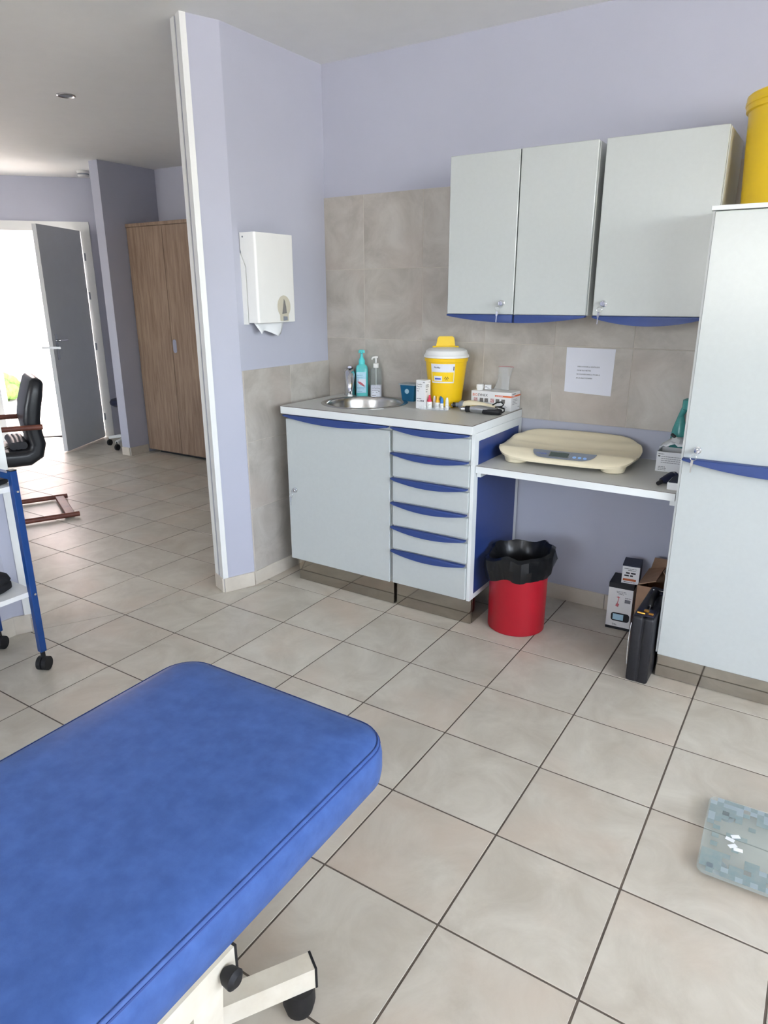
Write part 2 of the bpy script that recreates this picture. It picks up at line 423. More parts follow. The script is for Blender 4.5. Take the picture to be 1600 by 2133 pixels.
# rear wall with the two windows of the rooms
def win_wall(name, x0, x1, wins):
    b = B(); z0, z1 = 1.20, 2.30
    xs = [x0]
    for a, c in wins: xs += [a, c]
    xs.append(x1)
    for k in range(0, len(xs), 2): b.box(xs[k], xs[k+1], YR - 0.14, YR, 0, H)
    for a, c in wins: b.box(a, c, YR - 0.14, YR, 0, z0); b.box(a, c, YR - 0.14, YR, z1, H)
    return struct(b.build(name, 'lav', smooth=False))
win_wall('wall_rear', XL - 0.1, XR + 0.1, [(-4.6, -1.6), (0.6, 2.2)])
for k, (a, c) in enumerate(((-4.6, -1.6), (0.6, 2.2))):
    wn = sempty('window_%d' % (k+1), (a, YR - 0.08, 1.20))
    wd = c - a; b = B(); b.box(0, wd, -.03, .03, 0, .05); b.box(0, wd, -.03, .03, 1.05, 1.10); b.box(0, .05, -.03, .03, .05, 1.05); b.box(wd-.05, wd, -.03, .03, .05, 1.05); b.box(wd/2-.03, wd/2+.03, -.03, .03, .05, 1.05)
    b.build('window_frame', 'white_gloss', wn)
# office: back wall, short wall beside the wardrobe, slanted wall with door, outer left wall
struct(B().box(-3.20, LX - 0.1, YB, YB + 0.12, 0, H).box(K.x - 0.02, -3.20, YB, YB + 0.12, 0, H).build('wall_alcove', 'lav', smooth=False))
struct(B().box(-3.215, -3.105, 1.515, YB, 0, H).build('wall_stub', 'lav', smooth=False))
DS0, DS1, DH = 0.14, 1.13, 2.045      # door opening along the slanted wall
def along(s_, n_=0.0, z=0.0): return K + U*s_ + NW*n_ + Vector((0, 0, z))
def wallpiece(b, s0, s1, z0, z1, n0=0.0, n1_=0.16):
    b.prism([tuple(along(s0, n0)[:2]), tuple(along(s1, n0)[:2]), tuple(along(s1, n1_)[:2]), tuple(along(s0, n1_)[:2])], z1 - z0, Matrix.Translation((0, 0, z0)))
b = B(); wallpiece(b, -0.02, DS0, 0, H); wallpiece(b, DS0, DS1, DH, H); wallpiece(b, DS1, 3.3, 0, H)
struct(b.build('wall_slanted', 'lav', smooth=False))
struct(B().box(XL, XL + 0.1, YR, -0.2, 0, H).build('wall_outer', 'lav', smooth=False))

# ---- wall tiling
def wtile(parent, o, x, y, w_, h_):
    b = B(); g = 0.0012
    b.prism([(g, g), (w_-g, g), (w_-g, h_-g), (g, h_-g)], 0.0075, frame(o, x, y), 0.0008)
    return b.build('wall_tile', 'wall_tile', parent, smooth=False)
xs = [LX, 0.180, 0.521, 0.861, 1.203, 1.545, 1.886, 2.227]; zs = [0.870, 1.206, 1.548, 1.895]
bs = B().box(LX, 2.226, WY - 0.0062, WY + 0.004, 0.8705, 1.8945).build('grout_bed', 'grout_l', wall_back, smooth=False)
for a, c in zip(xs[:-1], xs[1:]):
    for d, e in zip(zs[:-1], zs[1:]): wtile(wall_back, (a, WY, d), (1, 0, 0), (0, 0, 1), c - a, e - d)
ys = [-0.086, 0.252, 0.580]; zs = [0.074, 0.405, 0.743, 1.085]
B().box(LX - 0.004, LX + 0.0062, -0.0855, 0.58, 0.0745, 1.0845).build('grout_bed', 'grout_l', wall_left, smooth=False)
for a, c in zip(ys[:-1], ys[1:]):
    for d, e in zip(zs[:-1], zs[1:]): wtile(wall_left, (LX, a, d), (0, 1, 0), (0, 0, 1), c - a, e - d)
# ---- skirting tiles
def skirting(name, p, q, h=0.074, t=0.009, n=None, end=0.0):
    p, q = Vector(p), Vector(q); d = (q - p); ln = d.length; d.normalize()
    e = sempty(name, p)
    nrm = d.cross(Vector((0, 0, 1)))
    k = max(1, round(ln/0.337)); wl = ln/k
    for i in range(k):
        fm = frame(d*(i*wl), d, (0, 0, 1))
        B().prism([(0.001, 0), (wl-0.001, 0), (wl-0.001, h), (0.001, h)], t, fm, 0.0015).build('skirting_tile', 'skirt', e, smooth=False)
    return e
skirting('baseboard_back', (1.20, WY, 0), (1.862, WY, 0))
skirting('baseboard_left', (F0.x, F0.y, 0), (LX, 0.58, 0))
skirting('baseboard_fold', (F1.x, F1.y, 0), (F0.x, F0.y, 0))
skirting('baseboard_jamb', (E1.x, E1.y, 0), (F1.x, F1.y, 0))
skirting('baseboard_partition', (J1.x, J1.y, 0), (J0.x, J0.y, 0), 0.085)
skirting('baseboard_partition_side', (J1.x, J1.y - 1.5, 0), (J1.x, J1.y, 0), 0.085)
skirting('baseboard_stub', (-3.105, 1.515, 0), (-3.105, 1.72, 0))
skirting('baseboard_stub_end', (-3.215, 1.515, 0), (-3.105, 1.515, 0))
skirting('baseboard_recess', (K.x, YB, 0), (-3.22, YB, 0), 0.085)
# ---- white trims at the sliding-door opening
def trim(name, z0, parts):
    e = sempty(name)
    for nm, mt, pts in parts:
        B().prism([tuple(Vector(p)[:2]) for p in pts], H - z0, Matrix.Translation((0, 0, z0)), 0.0).build(nm, mt, e, smooth=False)
    return e
dF = (F1 - F0).normalized()
a = -n1*0.004; ed = dF*0.004
trim('trim_1', 0.074, [
    ('jamb_strip', 'white_gloss', [F1 + a - dF*0.022, F1 + a + ed, F1 + n1*0.042 + ed, F1 + n1*0.042, F1, F1 - dF*0.022]),
    ('jamb_strip', 'white_gloss', [F1 + n1*0.062, F1 + n1*0.062 + ed, F1 + n1*0.102 + ed, F1 + n1*0.102])])
dJ = (J1 - J0).normalized(); aj = -n2*0.006; ej = -dJ*0.012
trim('trim_2', 0.085, [
    ('jamb_strip', 'white_gloss', [J0 + aj + dJ*0.022, J0 + dJ*0.022, J0, J0 + n2*0.042, J0 + n2*0.042 + ej, J0 + aj + ej]),
    ('jamb_strip', 'white_gloss', [J0 + n2*0.062, J0 + n2*0.102, J0 + n2*0.102 + ej, J0 + n2*0.062 + ej])])
# ---- far door: frame and leaf standing open
tr = sempty('trim_3')
def fpiece(s0, s1, z0, z1, nm):
    b = B(); wallpiece(b, s0, s1, z0, z1, -0.014, 0.17); return b.build(nm, 'white_gloss', tr, smooth=False)
fpiece(DS0 - 0.055, DS0 + 0.03, 0, DH + 0.055, 'door_jamb'); fpiece(DS1 - 0.03, DS1 + 0.055, 0, DH + 0.055, 'door_jamb'); fpiece(DS0 + 0.03, DS1 - 0.03, DH - 0.03, DH + 0.055, 'door_head')
b = B(); wallpiece(b, DS0 + .03, DS1 - .03, 0.0, 0.012, 0.10, 0.16); b.build('threshold', 'rubber', tr, smooth=False)
hinge = along(DS0 + 0.03, -0.03); tip = Vector((-3.69, 1.205, 0)); dl = (tip - hinge); dl.z = 0; dl.normalize()
door = sempty('door_1', hinge); dn = Vector((-dl.y, dl.x, 0))
if dn.x < 0: dn = -dn         # face turned to the camera
leaf = B().prism([(0, 0), (0.73, 0), (0.73, 2.01), (0, 2.01)], 0.04, frame((0, 0, 0.008), dl, (0, 0, 1)))
leaf = leaf.build('door_leaf', 'door_grey', door, smooth=False)
sgn = 1 if dl.cross(Vector((0, 0, 1))).dot(dn) > 0 else -1
fz = 0.04 if sgn > 0 else 0.0     # local z of the face towards the camera
def onleaf(u, v, d): return dl*u + Vector((0, 0, v)) + dl.cross(Vector((0, 0, 1)))*(fz + sgn*d)
B().prism(rrect(-.018, .018, 0.86, 1.09, 0.006), 0.004, frame(onleaf(0.665, 0, 0.004 if sgn < 0 else 0.0), dl, (0, 0, 1))).build('handle_plate', 'silver', leaf)
hd = B().cyl(onleaf(0.665, 1.03, 0), onleaf(0.665, 1.03, 0.045), 0.009).tube([onleaf(0.668, 1.03, 0.045), onleaf(0.61, 1.03, 0.05), onleaf(0.555, 1.03, 0.046)], [0.009, 0.009, 0.007])
hd.build('door_handle', 'chrome', leaf)
B().cyl(onleaf(0.665, 1.03, -0.04), onleaf(0.665, 1.03, -0.09), 0.009).tube([onleaf(0.668, 1.03, -0.085), onleaf(0.60, 1.03, -0.09), onleaf(0.555, 1.03, -0.086)], [0.009, 0.009, 0.007]).build('door_handle', 'chrome', leaf)
B().box(-.001, .002, -.010, .010, -.09, .09, rot=frame(onleaf(0.731, 0.97, -0.02), dl, (0, 0, 1)).to_3x3().to_4x4()).build('lock_plate', 'silver', leaf).location = onleaf(0.73, 0.97, -0.02)
for z in (0.22, 0.93, 1.42, 1.78):
    B().cyl((0, 0, z - 0.035), (0, 0, z + 0.035), 0.008, n=10).build('hinge', 'grey', door).location = NW*-0.0 + dn*0.02
# ---- outside the far door: sunlit ground and a pale wall
struct(B().box(-40, 40, -40, 40, -0.30, -0.14).build('ground', 'concrete', smooth=False))
b = B()
b.prism([tuple(along(-0.0, 0.17)[:2]), tuple(along(3.3, 0.17)[:2]), tuple(along(3.3, 4.0)[:2]), tuple(along(-0.0, 4.0)[:2])], 0.13, Matrix.Translation((0, 0, -0.14)))
struct(b.build('terrace', 'concrete', smooth=False))
b = B(); b.prism([tuple(along(-0.6, 1.6)[:2]), tuple(along(1.08, 1.6)[:2]), tuple(along(1.08, 1.8)[:2]), tuple(along(-0.6, 1.8)[:2])], 2.9, Matrix.Translation((0, 0, -0.14)))
struct(b.build('wall_outside', 'pink_paint', smooth=False))

b = B(); b.prism([tuple(along(-1.2, 3.6)[:2]), tuple(along(6.5, 3.6)[:2]), tuple(along(6.5, 3.75)[:2]), tuple(along(-1.2, 3.75)[:2])], 3.6, Matrix.Translation((0, 0, -0.14)))
struct(b.build('wall_glare_block', 'pink_paint', smooth=False))  # opposite wall added to hold back sky glare through the far door
hg = thing('hedge', 'low green hedge against the added pale wall outside the open door', 'hedge', tuple(along(2.75, 3.2, -0.012)))
b = B()
for k in range(70):
    q = U*random.uniform(-1.0, 1.0) + NW*random.uniform(-.16, .16); b.sphere((q.x, q.y, random.uniform(.08, .30)), random.uniform(.08, .13), n=8)
o = b.build('foliage', 'hedge', hg); o['kind'] = 'stuff'

# ================================================================== CABINETS
def crescent(w_, sag, edge=0.006, mode='full', n=18):
    """flat top, bowed lower edge; coordinates x along, y down is negative"""
    pts = [(0, 0)]
    for i in range(n + 1):
        t = i / n
        if mode == 'full': d = 1 - (2*t - 1)**2
        elif mode == 'right': d = 1 - (1 - t)**2
        else: d = 1 - t**2
        pts.append((t*w_, -(edge + sag*d)))
    pts.append((w_, 0))
    return pts[::-1]
def grip(parent, x0, x1, y, z, sag, depth=0.022, mode='full', edge=0.006):
    b = B(); b.prism(crescent(x1 - x0, sag, edge, mode), depth, frame((x0, y, z), (1, 0, 0), (0, 0, 1)), 0.003, 2)
    return b.build('handle', 'blue', parent, ang=50)
def lock(parent, x, y, z, side=-0.012):
    lk = B().lathe([(0.0125, 0), (0.0125, 0.004), (0.0105, 0.0045), (0.0105, 0.016), (0.0085, 0.019), (0.001, 0.0195)], (0, 0, 0), 20, frame((x, y, z), (1, 0, 0), (0, 0, 1))).build('lock', 'chrome', parent)
    b = B().box(x - .0018, x + .0018, y - .034, y - .018, z - .006, z + .006)
    cx, cz = x + side*0.6, z - 0.022
    b.tube([(cx + 0.010*math.cos(t*PI/8), y - .027, cz + 0.010*math.sin(t*PI/8)) for t in range(16)], 0.0009, 6, closed=True)
    b.prism([(-.004, 0), (.004, 0), (.004, -.018), (.002, -.020), (.0022, -.044), (-.0012, -.044), (-.002, -.020), (-.004, -.018)], 0.0016, frame((cx - .002, y - .026, cz - 0.008), (1, 0, 0), (0.06, 0, 1)))
    b.build('key', 'chrome', lk)
    return lk

FY = 0.060          # front plane of the doors
# --- sink cabinet (one wide door)
c1 = thing('sink_cabinet', 'pale grey sink cabinet with one wide door and a blue bowed grip', 'cabinet', (0.055, FY, 0))
B().box(0.012, 0.030, 0.020, 0.515, 0.125, 0.875).box(0.590, 0.608, 0.020, 0.515, 0.125, 0.875).box(0.030, 0.590, 0.020, 0.515, 0.125, 0.143).box(0.030, 0.590, 0.505, 0.515, 0.143, 0.875).box(0.030, 0.590, 0.020, 0.036, 0.835, 0.875).build('body', 'cabwhite', c1, smooth=False)
d = B().box(0.008, 0.606, 0.0, 0.019, 0.128, 0.852, 0.002).build('door', 'cab', c1)
grip(d, 0.004, 0.602, 0.002, 0.873, 0.026)
lock(d, 0.052, 0.0, 0.497)
B().box(0.025, 0.606, 0.040, 0.052, 0.002, 0.125).build('plinth', 'mirror_steel', c1, smooth=False)
# --- drawer cabinet (six drawers)
c2 = thing('drawer_cabinet', 'pale grey cabinet of six drawers with blue bowed grips and a blue side panel', 'cabinet', (0.667, FY, 0))
B().box(0.004, 0.388, 0.020, 0.515, 0.125, 0.872).build('body', 'cabwhite', c2, smooth=False)
fr = B().box(0.388, 0.404, 0.012, 0.515, 0.125, 0.877).build('side_panel', 'cabwhite', c2, smooth=False)
B().box(0.4035, 0.4055, 0.050, 0.478, 0.150, 0.842).build('blue_inset', 'bluepanel', fr, smooth=False)['label'] = 'glossy blue inset panel'
zt = [0.873, 0.759, 0.643, 0.529, 0.414, 0.299, 0.126]
for k in range(6):
    dr = B().box(0.010, 0.386, 0.0, 0.019, zt[k+1] + 0.005, zt[k] - 0.018, 0.002).build('drawer', 'cab', c2)
    grip(dr, 0.008, 0.384, 0.002, zt[k], 0.022)
B().box(0.012, 0.400, 0.040, 0.052, 0.002, 0.125).build('plinth', 'mirror_steel', c2, smooth=False)
B().box(0.390, 0.402, 0.052, 0.515, 0.002, 0.125).build('plinth', 'mirror_steel', c2, smooth=False)
# --- worktop with a round cut-out
WT = 0.914; SCX, SCY, SR = 0.335, 0.345, 0.215
def holed(x0, x1, y0, y1, z0, z1, cx, cy, r, n=48):
    b = B(); bm = b.bm
    import math as mm
    inner = [(cx + r*mm.cos(2*PI*i/n + PI/4), cy + r*mm.sin(2*PI*i/n + PI/4)) for i in range(n)]
    corners = [(x1, y1), (x0, y1), (x0, y0), (x1, y0)]
    outer = []
    for q in range(4):
        a_, b_ = corners[q], corners[(q+1) % 4]
        for i in range(n//4):
            t = i/(n//4); outer.append((a_[0] + (b_[0]-a_[0])*t, a_[1] + (b_[1]-a_[1])*t))
    vi = {}
    for nm, ring in (('i', inner), ('o', outer)):
        for z, zz in ((0, z0), (1, z1)):
            vi[nm, z] = [bm.verts.new((p[0], p[1], zz)) for p in ring]
    for i in range(n):
        j = (i+1) % n
        bm.faces.new((vi['i', 1][i], vi['o', 1][i], vi['o', 1][j], vi['i', 1][j]))
        bm.faces.new((vi['i', 0][j], vi['o', 0][j], vi['o', 0][i], vi['i', 0][i]))
        bm.faces.new((vi['o', 0][i], vi['o', 0][j], vi['o', 1][j], vi['o', 1][i]))
        bm.faces.new((vi['i', 1][i], vi['i', 1][j], vi['i', 0][j], vi['i', 0][i]))
    return b
wt = thing('worktop', 'pale grey laminate worktop with a round sink cut-out', 'worktop', (0, 0, 0.877))
wt.location = (0.045, 0.048, 0.877)
holed(0, 1.022, 0, 0.530, 0, WT - 0.877, SCX - 0.045, SCY - 0.048, SR - 0.012).build('board', 'worktop', wt, smooth=False)
B().box(0, 1.022, -0.0012, 0, 0.0005, 0.0345).build('edge_band', 'cabwhite', wt, smooth=False)
B().box(1.022, 1.0232, 0, 0.53, 0.0005, 0.0345).build('edge_band', 'cabwhite', wt, smooth=False)
B().box(-0.0012, 1.0232, -0.0012, 0.0004, 0.0345, 0.0371).box(1.0218, 1.0232, 0, 0.53, 0.0345, 0.0371).build('edge_line', 'edge', wt, smooth=False)
# --- sink
sk = thing('sink', 'round stainless steel inset basin in the worktop', 'sink', (SCX, SCY, WT))
B().lathe([(SR, 0.0), (SR, 0.002), (SR - 0.006, 0.0045), (SR - 0.026, 0.0035), (SR - 0.030, -0.004), (SR - 0.034, -0.02), (SR - 0.040, -0.11), (SR - 0.055, -0.135), (0.05, -0.145), (0.03, -0.150), (0.002, -0.150)], (0, 0, 0), 64, cap=False).build('basin', 'steel', sk, ang=60)
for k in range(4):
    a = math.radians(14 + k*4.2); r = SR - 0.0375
    B().box(-.003, .002, -.0035, .0035, -.012, .012, 0.001, rot=Matrix.Translation((r*math.cos(a), r*math.sin(a), -0.055)) @ Matrix.Rotation(a, 4, 'Z')).build('overflow_hole_shade', 'black', sk)  # black slabs give the shade of the overflow holes as colour
B().lathe([(0.028, 0), (0.028, 0.003), (0.018, 0.004), (0.016, 0.001), (0.001, 0.001)], (0, 0, -0.150), 24).build('drain', 'chrome', sk)
# --- tap
tp = thing('mixer_tap', 'chrome mixer tap with arched spout behind the round sink', 'tap', (0.118, 0.530, WT))
B().lathe([(0.034, 0), (0.034, 0.006), (0.031, 0.010), (0.030, 0.085), (0.034, 0.10), (0.034, 0.118), (0.028, 0.138), (0.010, 0.150), (0.001, 0.151)], (0, 0, 0), 28).build('tap_body', 'chrome', tp)
dx, dy = (0.56, -0.83)
B().tube([(0.0, 0, 0.10), (0.03*dx, 0.03*dy, 0.118), (0.07*dx, 0.07*dy, 0.115), (0.105*dx, 0.105*dy, 0.095), (0.118*dx, 0.118*dy, 0.055), (0.121*dx, 0.121*dy, 0.020)], [0.028, 0.030, 0.027, 0.023, 0.018, 0.013], 18).build('spout', 'chrome', tp, ang=60)
B().tube([(0, 0, 0.135), (0.03*dx, 0.03*dy, 0.150), (0.075*dx, 0.075*dy, 0.153)], [0.020, 0.017, 0.010], 14, flat=0.6).build('lever', 'chrome', tp, ang=60)
B().cyl((0.121*dx, 0.121*dy, 0.022), (0.1215*dx, 0.1215*dy, 0.010), 0.0125, n=18).build('aerator', 'white', tp)

# --- wall cabinets
def wall_cab(name, label, x0, units, right_edge):
    z0, z1 = 1.345, 1.953
    wd = sum(u[0] for u in units)
    c = thing(name, label, 'cabinet', (x0, 0.25, z0))
    B().box(0.004, wd - 0.002, 0.021, WY - 0.25 - 0.0065, 0.0, z1 - z0 - 0.003).build('body', 'cabwhite', c, smooth=False)
    x = 0
    for (w_, mode, lk) in units:
        d = B().box(x + 0.001, x + w_ - 0.004, 0, 0.019, 0.001, z1 - z0, 0.002).build('door', 'cab', c)
        h0, h1 = {'right': (x, x + w_ - 0.004), 'left': (x + 0.004, x + w_ - 0.005), 'full': (x, x + w_ - 0.004)}[mode]
        grip(d, h0, h1, 0.021, 0.0, 0.025 if mode != 'full' else 0.028, 0.026, mode, 0.007)
        if lk: lock(d, x + lk, 0.0, 0.045)
        x += w_
    return c
wall_cab('wall_cabinet', 'two-door pale grey wall cabinet hung on the beige tiles above the sink end', 0.832, [(0.303, 'right', 0.252), (0.298, 'left', None)], 0)
wall_cab('wall_cabinet', 'single-door pale grey wall cabinet hung above the baby scale', 1.455, [(0.404, 'full', 0.041)], 0)

# --- tall cabinet
tc = thing('tall_cabinet', 'tall pale grey cabinet with two stacked doors and a mirror-steel plinth', 'cabinet', (1.862, 0.045, 0))
TW = 0.60
B().box(0.004, TW, 0.024, WY - 0.045 - 0.0085, 0.122, 1.672).build('body', 'cabwhite', tc, smooth=False)
B().box(0.0015, 0.0042, 0.07, 0.50, 0.15, 0.9).build('blue_inset', 'bluepanel', tc, smooth=False)
B().box(0.0, TW + 0.004, 0.0, WY - 0.045 - 0.0085, 1.673, 1.687, 0.001).build('top_board', 'cabwhite', tc)
d = B().box(0.012, TW - 0.002, 0.0, 0.021, 0.884, 1.670, 0.002).build('door', 'cab', tc)
grip(d, 0.012, TW - 0.004, 0.002, 0.884, 0.032, 0.026)
lock(d, 0.056, 0.0, 0.914)
d = B().box(0.012, TW - 0.002, 0.0, 0.021, 0.118, 0.872, 0.002).build('door', 'cab', tc)
B().box(0.004, 0.0115, 0.012, 0.024, 0.122, 1.672).build('edge_strip', 'cabwhite', tc, smooth=False)
B().box(0.006, TW - 0.005, 0.050, 0.062, 0.002, 0.121).build('plinth', 'mirror_steel', tc, smooth=False)
B().box(0.004, 0.014, 0.062, 0.50, 0.002, 0.121).build('plinth', 'black', tc, smooth=False)

# --- low shelf between the cabinets
sh = thing('shelf_board', 'pale grey laminate shelf spanning between drawer cabinet and tall cabinet', 'shelf', (1.074, 0.082, 0.712))
B().box(0, 0.786, 0, WY - 0.082, 0, 0.030).build('board', 'worktop', sh, smooth=False)
B().box(0, 0.786, -0.0012, 0, 0.0005, 0.0285).build('edge_band', 'cabwhite', sh, smooth=False)
B().box(0, 0.786, -0.0012, 0.0004, 0.0285, 0.0301).build('edge_line', 'edge', sh, smooth=False)
for x in (0.0, 0.768):
    B().box(x, x + 0.018, 0.012, 0.44, -0.020, 0.0).build('support_rail', 'cabwhite', sh, smooth=False)
SZ = 0.742

# ================================================================== ON THE WORKTOP
FC = 0.58      # turn towards the camera
# --- turquoise soap bottle
t = thing('soap_bottle', 'turquoise hand soap bottle with pump beside the tap', 'bottle', (0.190, 0.535, WT), 0.60)
b = B(); pr = lambda w_, d_, z: [(p[0], p[1], z) for p in rrect(-w_, w_, -d_, d_, min(w_, d_)*0.55, 5)]
b.loft([pr(.030, .021, 0), pr(.032, .023, .004), pr(.032, .023, .140), pr(.028, .020, .155), pr(.018, .016, .163), pr(.013, .013, .166)]).build('bottle_body', 'turq', t, ang=50)
B().lathe([(.0165, 0), (.0165, .018), (.013, .026), (.0075, .036), (.006, .056), (.006, .060)], (0, 0, .165), 20).build('pump_collar', 'turqcap', t)
B().loft([pr(.016, .010, .222), pr(.017, .010, .226), pr(.015, .009, .236), pr(.010, .006, .238)]).tube([(0, -.004, .229), (0, -.03, .228), (0, -.036, .222)], [.006, .005, .004], 10).build('pump_head', 'turqcap', t)
lb = patch('labelblue', t, (-.028, -.0233, .018), (1, 0, 0), (0, 0, 1), .049, .108, 'label', .0006)
patch('paper', lb, (-.016, -.0240, .060), (1, 0, 0), (0, 0, 1), .035, .030, 'label_photo')
b = B()
for k in range(4): b.tube([(-.022 + k*.004, -.0245, .078 - k*.001), (-.012 + k*.005, -.0248, .066), (.010 + k*.002, -.0246, .052)], [.0022, .002, .0008], 6)
b.build('label_hand', 'pinkink', lb)
text('dexterol', .0085, 'inkteal', lb, (-.026, -.0241, .108), (1, 0, 0), (0, 0, 1))
lines('inkteal', lb, (-.026, -.0241, 0), (1, 0, 0), (0, 0, 1), [(0, .098, .03), (0, .045, .042), (0, .040, .036), (.002, .026, .024), (0, .021, .044)])
# --- clear gel bottle
t = thing('gel_bottle', 'clear pump bottle with white label, half empty, beside the turquoise soap', 'bottle', (0.272, 0.545, WT), 0.60)
b = B(); pc = lambda w_, d_, z: [(p[0], p[1], z) for p in rrect(-w_, w_, -d_, d_, min(w_, d_)*0.75, 6)]
b.loft([pc(.027, .021, 0), pc(.028, .022, .003), pc(.028, .022, .135), pc(.025, .020, .145), pc(.013, .013, .151)]).build('bottle_body', 'clear', t, ang=50)
lb = B().loft([pc(.0284, .0224, .002), pc(.0284, .0224, .062)], cap=False).build('label', 'paper', t, ang=50)
lines('ink', lb, (-.021, -.0226, 0), (1, 0, 0), (0, 0, 1), [(0, .052, .034), (0, .045, .040), (0, .037, .034), (.003, .025, .006), (.020, .025, .008), (.032, .030, .006), (0, .010, .018)], h=.002)
B().lathe([(.014, 0), (.0145, .004), (.0145, .022), (.011, .024), (.0045, .025), (.0045, .052)], (0, 0, .149), 20).build('pump_collar', 'white', t)
B().tube([(.010, 0, .203), (-.004, 0, .203), (-.016, 0, .201), (-.022, 0, .192)], [.005, .006, .005, .004], 10).build('pump_head', 'white', t)
B().cyl((0, 0, .010), (0, 0, .150), .0028, n=8).build('dip_tube', 'white', t)
# --- petrol-blue sharps box
t = thing('sharps_box', 'small petrol-blue sharps box with grey lid against the tiles', 'box', (0.492, 0.525, WT), 0.05)
sqr = lambda a_, z: [(p[0], p[1], z) for p in rrect(-a_, a_, -a_*.85, a_*.85, .006, 3)]
B().loft([sqr(.034, 0), sqr(.042, .080)]).build('box_body', 'tealbox', t, ang=50)
B().loft([sqr(.046, .080), sqr(.046, .086), sqr(.040, .088)]).box(-.052, -.036, -.03, .02, .082, .085).build('lid', 'greylid', t, ang=50)
B().cyl((0, -.0375, .05), (0, -.0385, .05), .012, n=16).build('emblem', 'labelblue', t)
# --- tall white carton
t = thing('strip_carton', 'tall narrow white carton of test strips in front of the yellow sharps bin', 'box', (0.640, 0.326, WT), -0.06)
B().box(0, .050, 0, .046, 0, .132, .0006).build('carton_body', 'card', t)
text('Combur', .0088, 'ink', t, (.004, -.0004, .110), (1, 0, 0), (0, 0, 1)); text('Test 10', .0088, 'ink', t, (.004, -.0004, .100), (1, 0, 0), (0, 0, 1))
lines('inkgrey', t, (.004, -.0004, 0), (1, 0, 0), (0, 0, 1), [(0, .090, .016), (0, .080, .012), (0, .045, .026), (.002, .034, .018), (.034, .121, .010)], h=.003)
for k in range(2): patch('ink', t, (.026 + k*.011, -.0004, .034), (1, 0, 0), (0, 0, 1), .006, .006)
text('Combur', .0075, 'ink', t, (.0504, .006, .108), (0, 1, 0), (0, 0, 1)); text('Test 10', .0075, 'ink', t, (.0504, .006, .099), (0, 1, 0), (0, 0, 1))
lines('inkgrey', t, (.0504, .006, 0), (0, 1, 0), (0, 0, 1), [(0, .088, .014), (0, .078, .012), (.024, .120, .006)], h=.003)
# --- yellow sharps container
t = thing('sharps_container', 'yellow sharps container with white lid and raised yellow flap on the worktop', 'container', (0.724, 0.462, WT), 0.60)
B().lathe([(.070, 0), (.074, .004), (.084, .100), (.097, .212), (.101, .213), (.102, .228), (.099, .230), (.001, .230)], (0, 0, 0), 48).build('container_body', 'yellow', t)
B().lathe([(.101, .230), (.106, .231), (.106, .240), (.101, .244), (.095, .262), (.082, .270), (.03, .275), (.001, .276)], (0, 0, 0), 48).build('lid', 'white', t)['label'] = 'white lid'
fl = B().loft([[(p[0], .045 + .004*s_, p[1]) for p in [(-.046, .272), (.046, .272), (.044, .285), (.040, .315), (.032, .322), (-.030, .322), (-.038, .315), (-.044, .285)]] for s_ in (-1, 1)])
fl.box(-.062, .062, .034, .054, .266, .278, .003).build('flap', 'yellow2', t)['label'] = 'raised yellow flap'
def curved(m_, parent, r0, r1, z0, z1, a0, a1, name, n=14, off=0.0):
    b = B(); R = []
    for i in range(n+1):
        a = a0 + (a1-a0)*i/n
        R.append(((r0+off)*math.cos(a), (r0+off)*math.sin(a), z0)); R.append(((r1+off)*math.cos(a), (r1+off)*math.sin(a), z1))
    for i in range(n):
        p = [R[2*i], R[2*i+2], R[2*i+3], R[2*i+1]]; b.face(p)
    return b.build(name, m_, parent)
rad = lambda z: .084 + (z - .1)*.013/.112
def lab(m_, z0, z1, a0, a1, name, off, parent):
    return curved(m_, parent, rad(z0), rad(z1), z0, z1, math.radians(a0), math.radians(a1), name, 12, off)
l0 = lab('paper', .118, .206, -143, -72, 'label', .0006, t)
lab('yellow2', .124, .168, -141, -74, 'label_band', .0010, l0); lab('paper', .128, .150, -134, -108, 'label_drawing', .0014, l0)
lab('inkblue', .134, .141, -131, -112, 'label_drawing', .0018, l0); lab('ink', .176, .194, -76, -73.5, 'label_mark', .0012, l0)
a = math.radians(-132); r = rad(.19) + .0015
text('PicoBac', .0105, 'ink', l0, (r*math.cos(a), r*math.sin(a), .186), (-math.sin(a+.12), math.cos(a+.12), 0), (0, 0, 1))
# biohazard-like trefoil
a = math.radians(-95); r = rad(.142) + .0016; fm = frame((r*math.cos(a), r*math.sin(a), .141), (-math.sin(a), math.cos(a), 0), (0, 0, 1))
b = B()
for k in range(3):
    q = PI/2 + k*2*PI/3; c = (.0062*math.cos(q), .0062*math.sin(q))
    outer = [(c[0] + .0058*math.cos(q + u), c[1] + .0058*math.sin(q + u)) for u in [x*0.4 - 2.4 for x in range(13)]]
    innr = [(c[0]*1.35 + .0038*math.cos(q + u), c[1]*1.35 + .0038*math.sin(q + u)) for u in [x*0.4 - 2.4 for x in range(13)]]
    for i in range(12): b.face([fm @ Vector((*p, 0)) for p in (outer[i], outer[i+1], innr[i+1], innr[i])])
b.prism([(.0022*math.cos(x), .0022*math.sin(x)) for x in [k*PI/4 for k in range(8)]], .0002, fm)
b.build('warning_symbol', 'ink', l0)
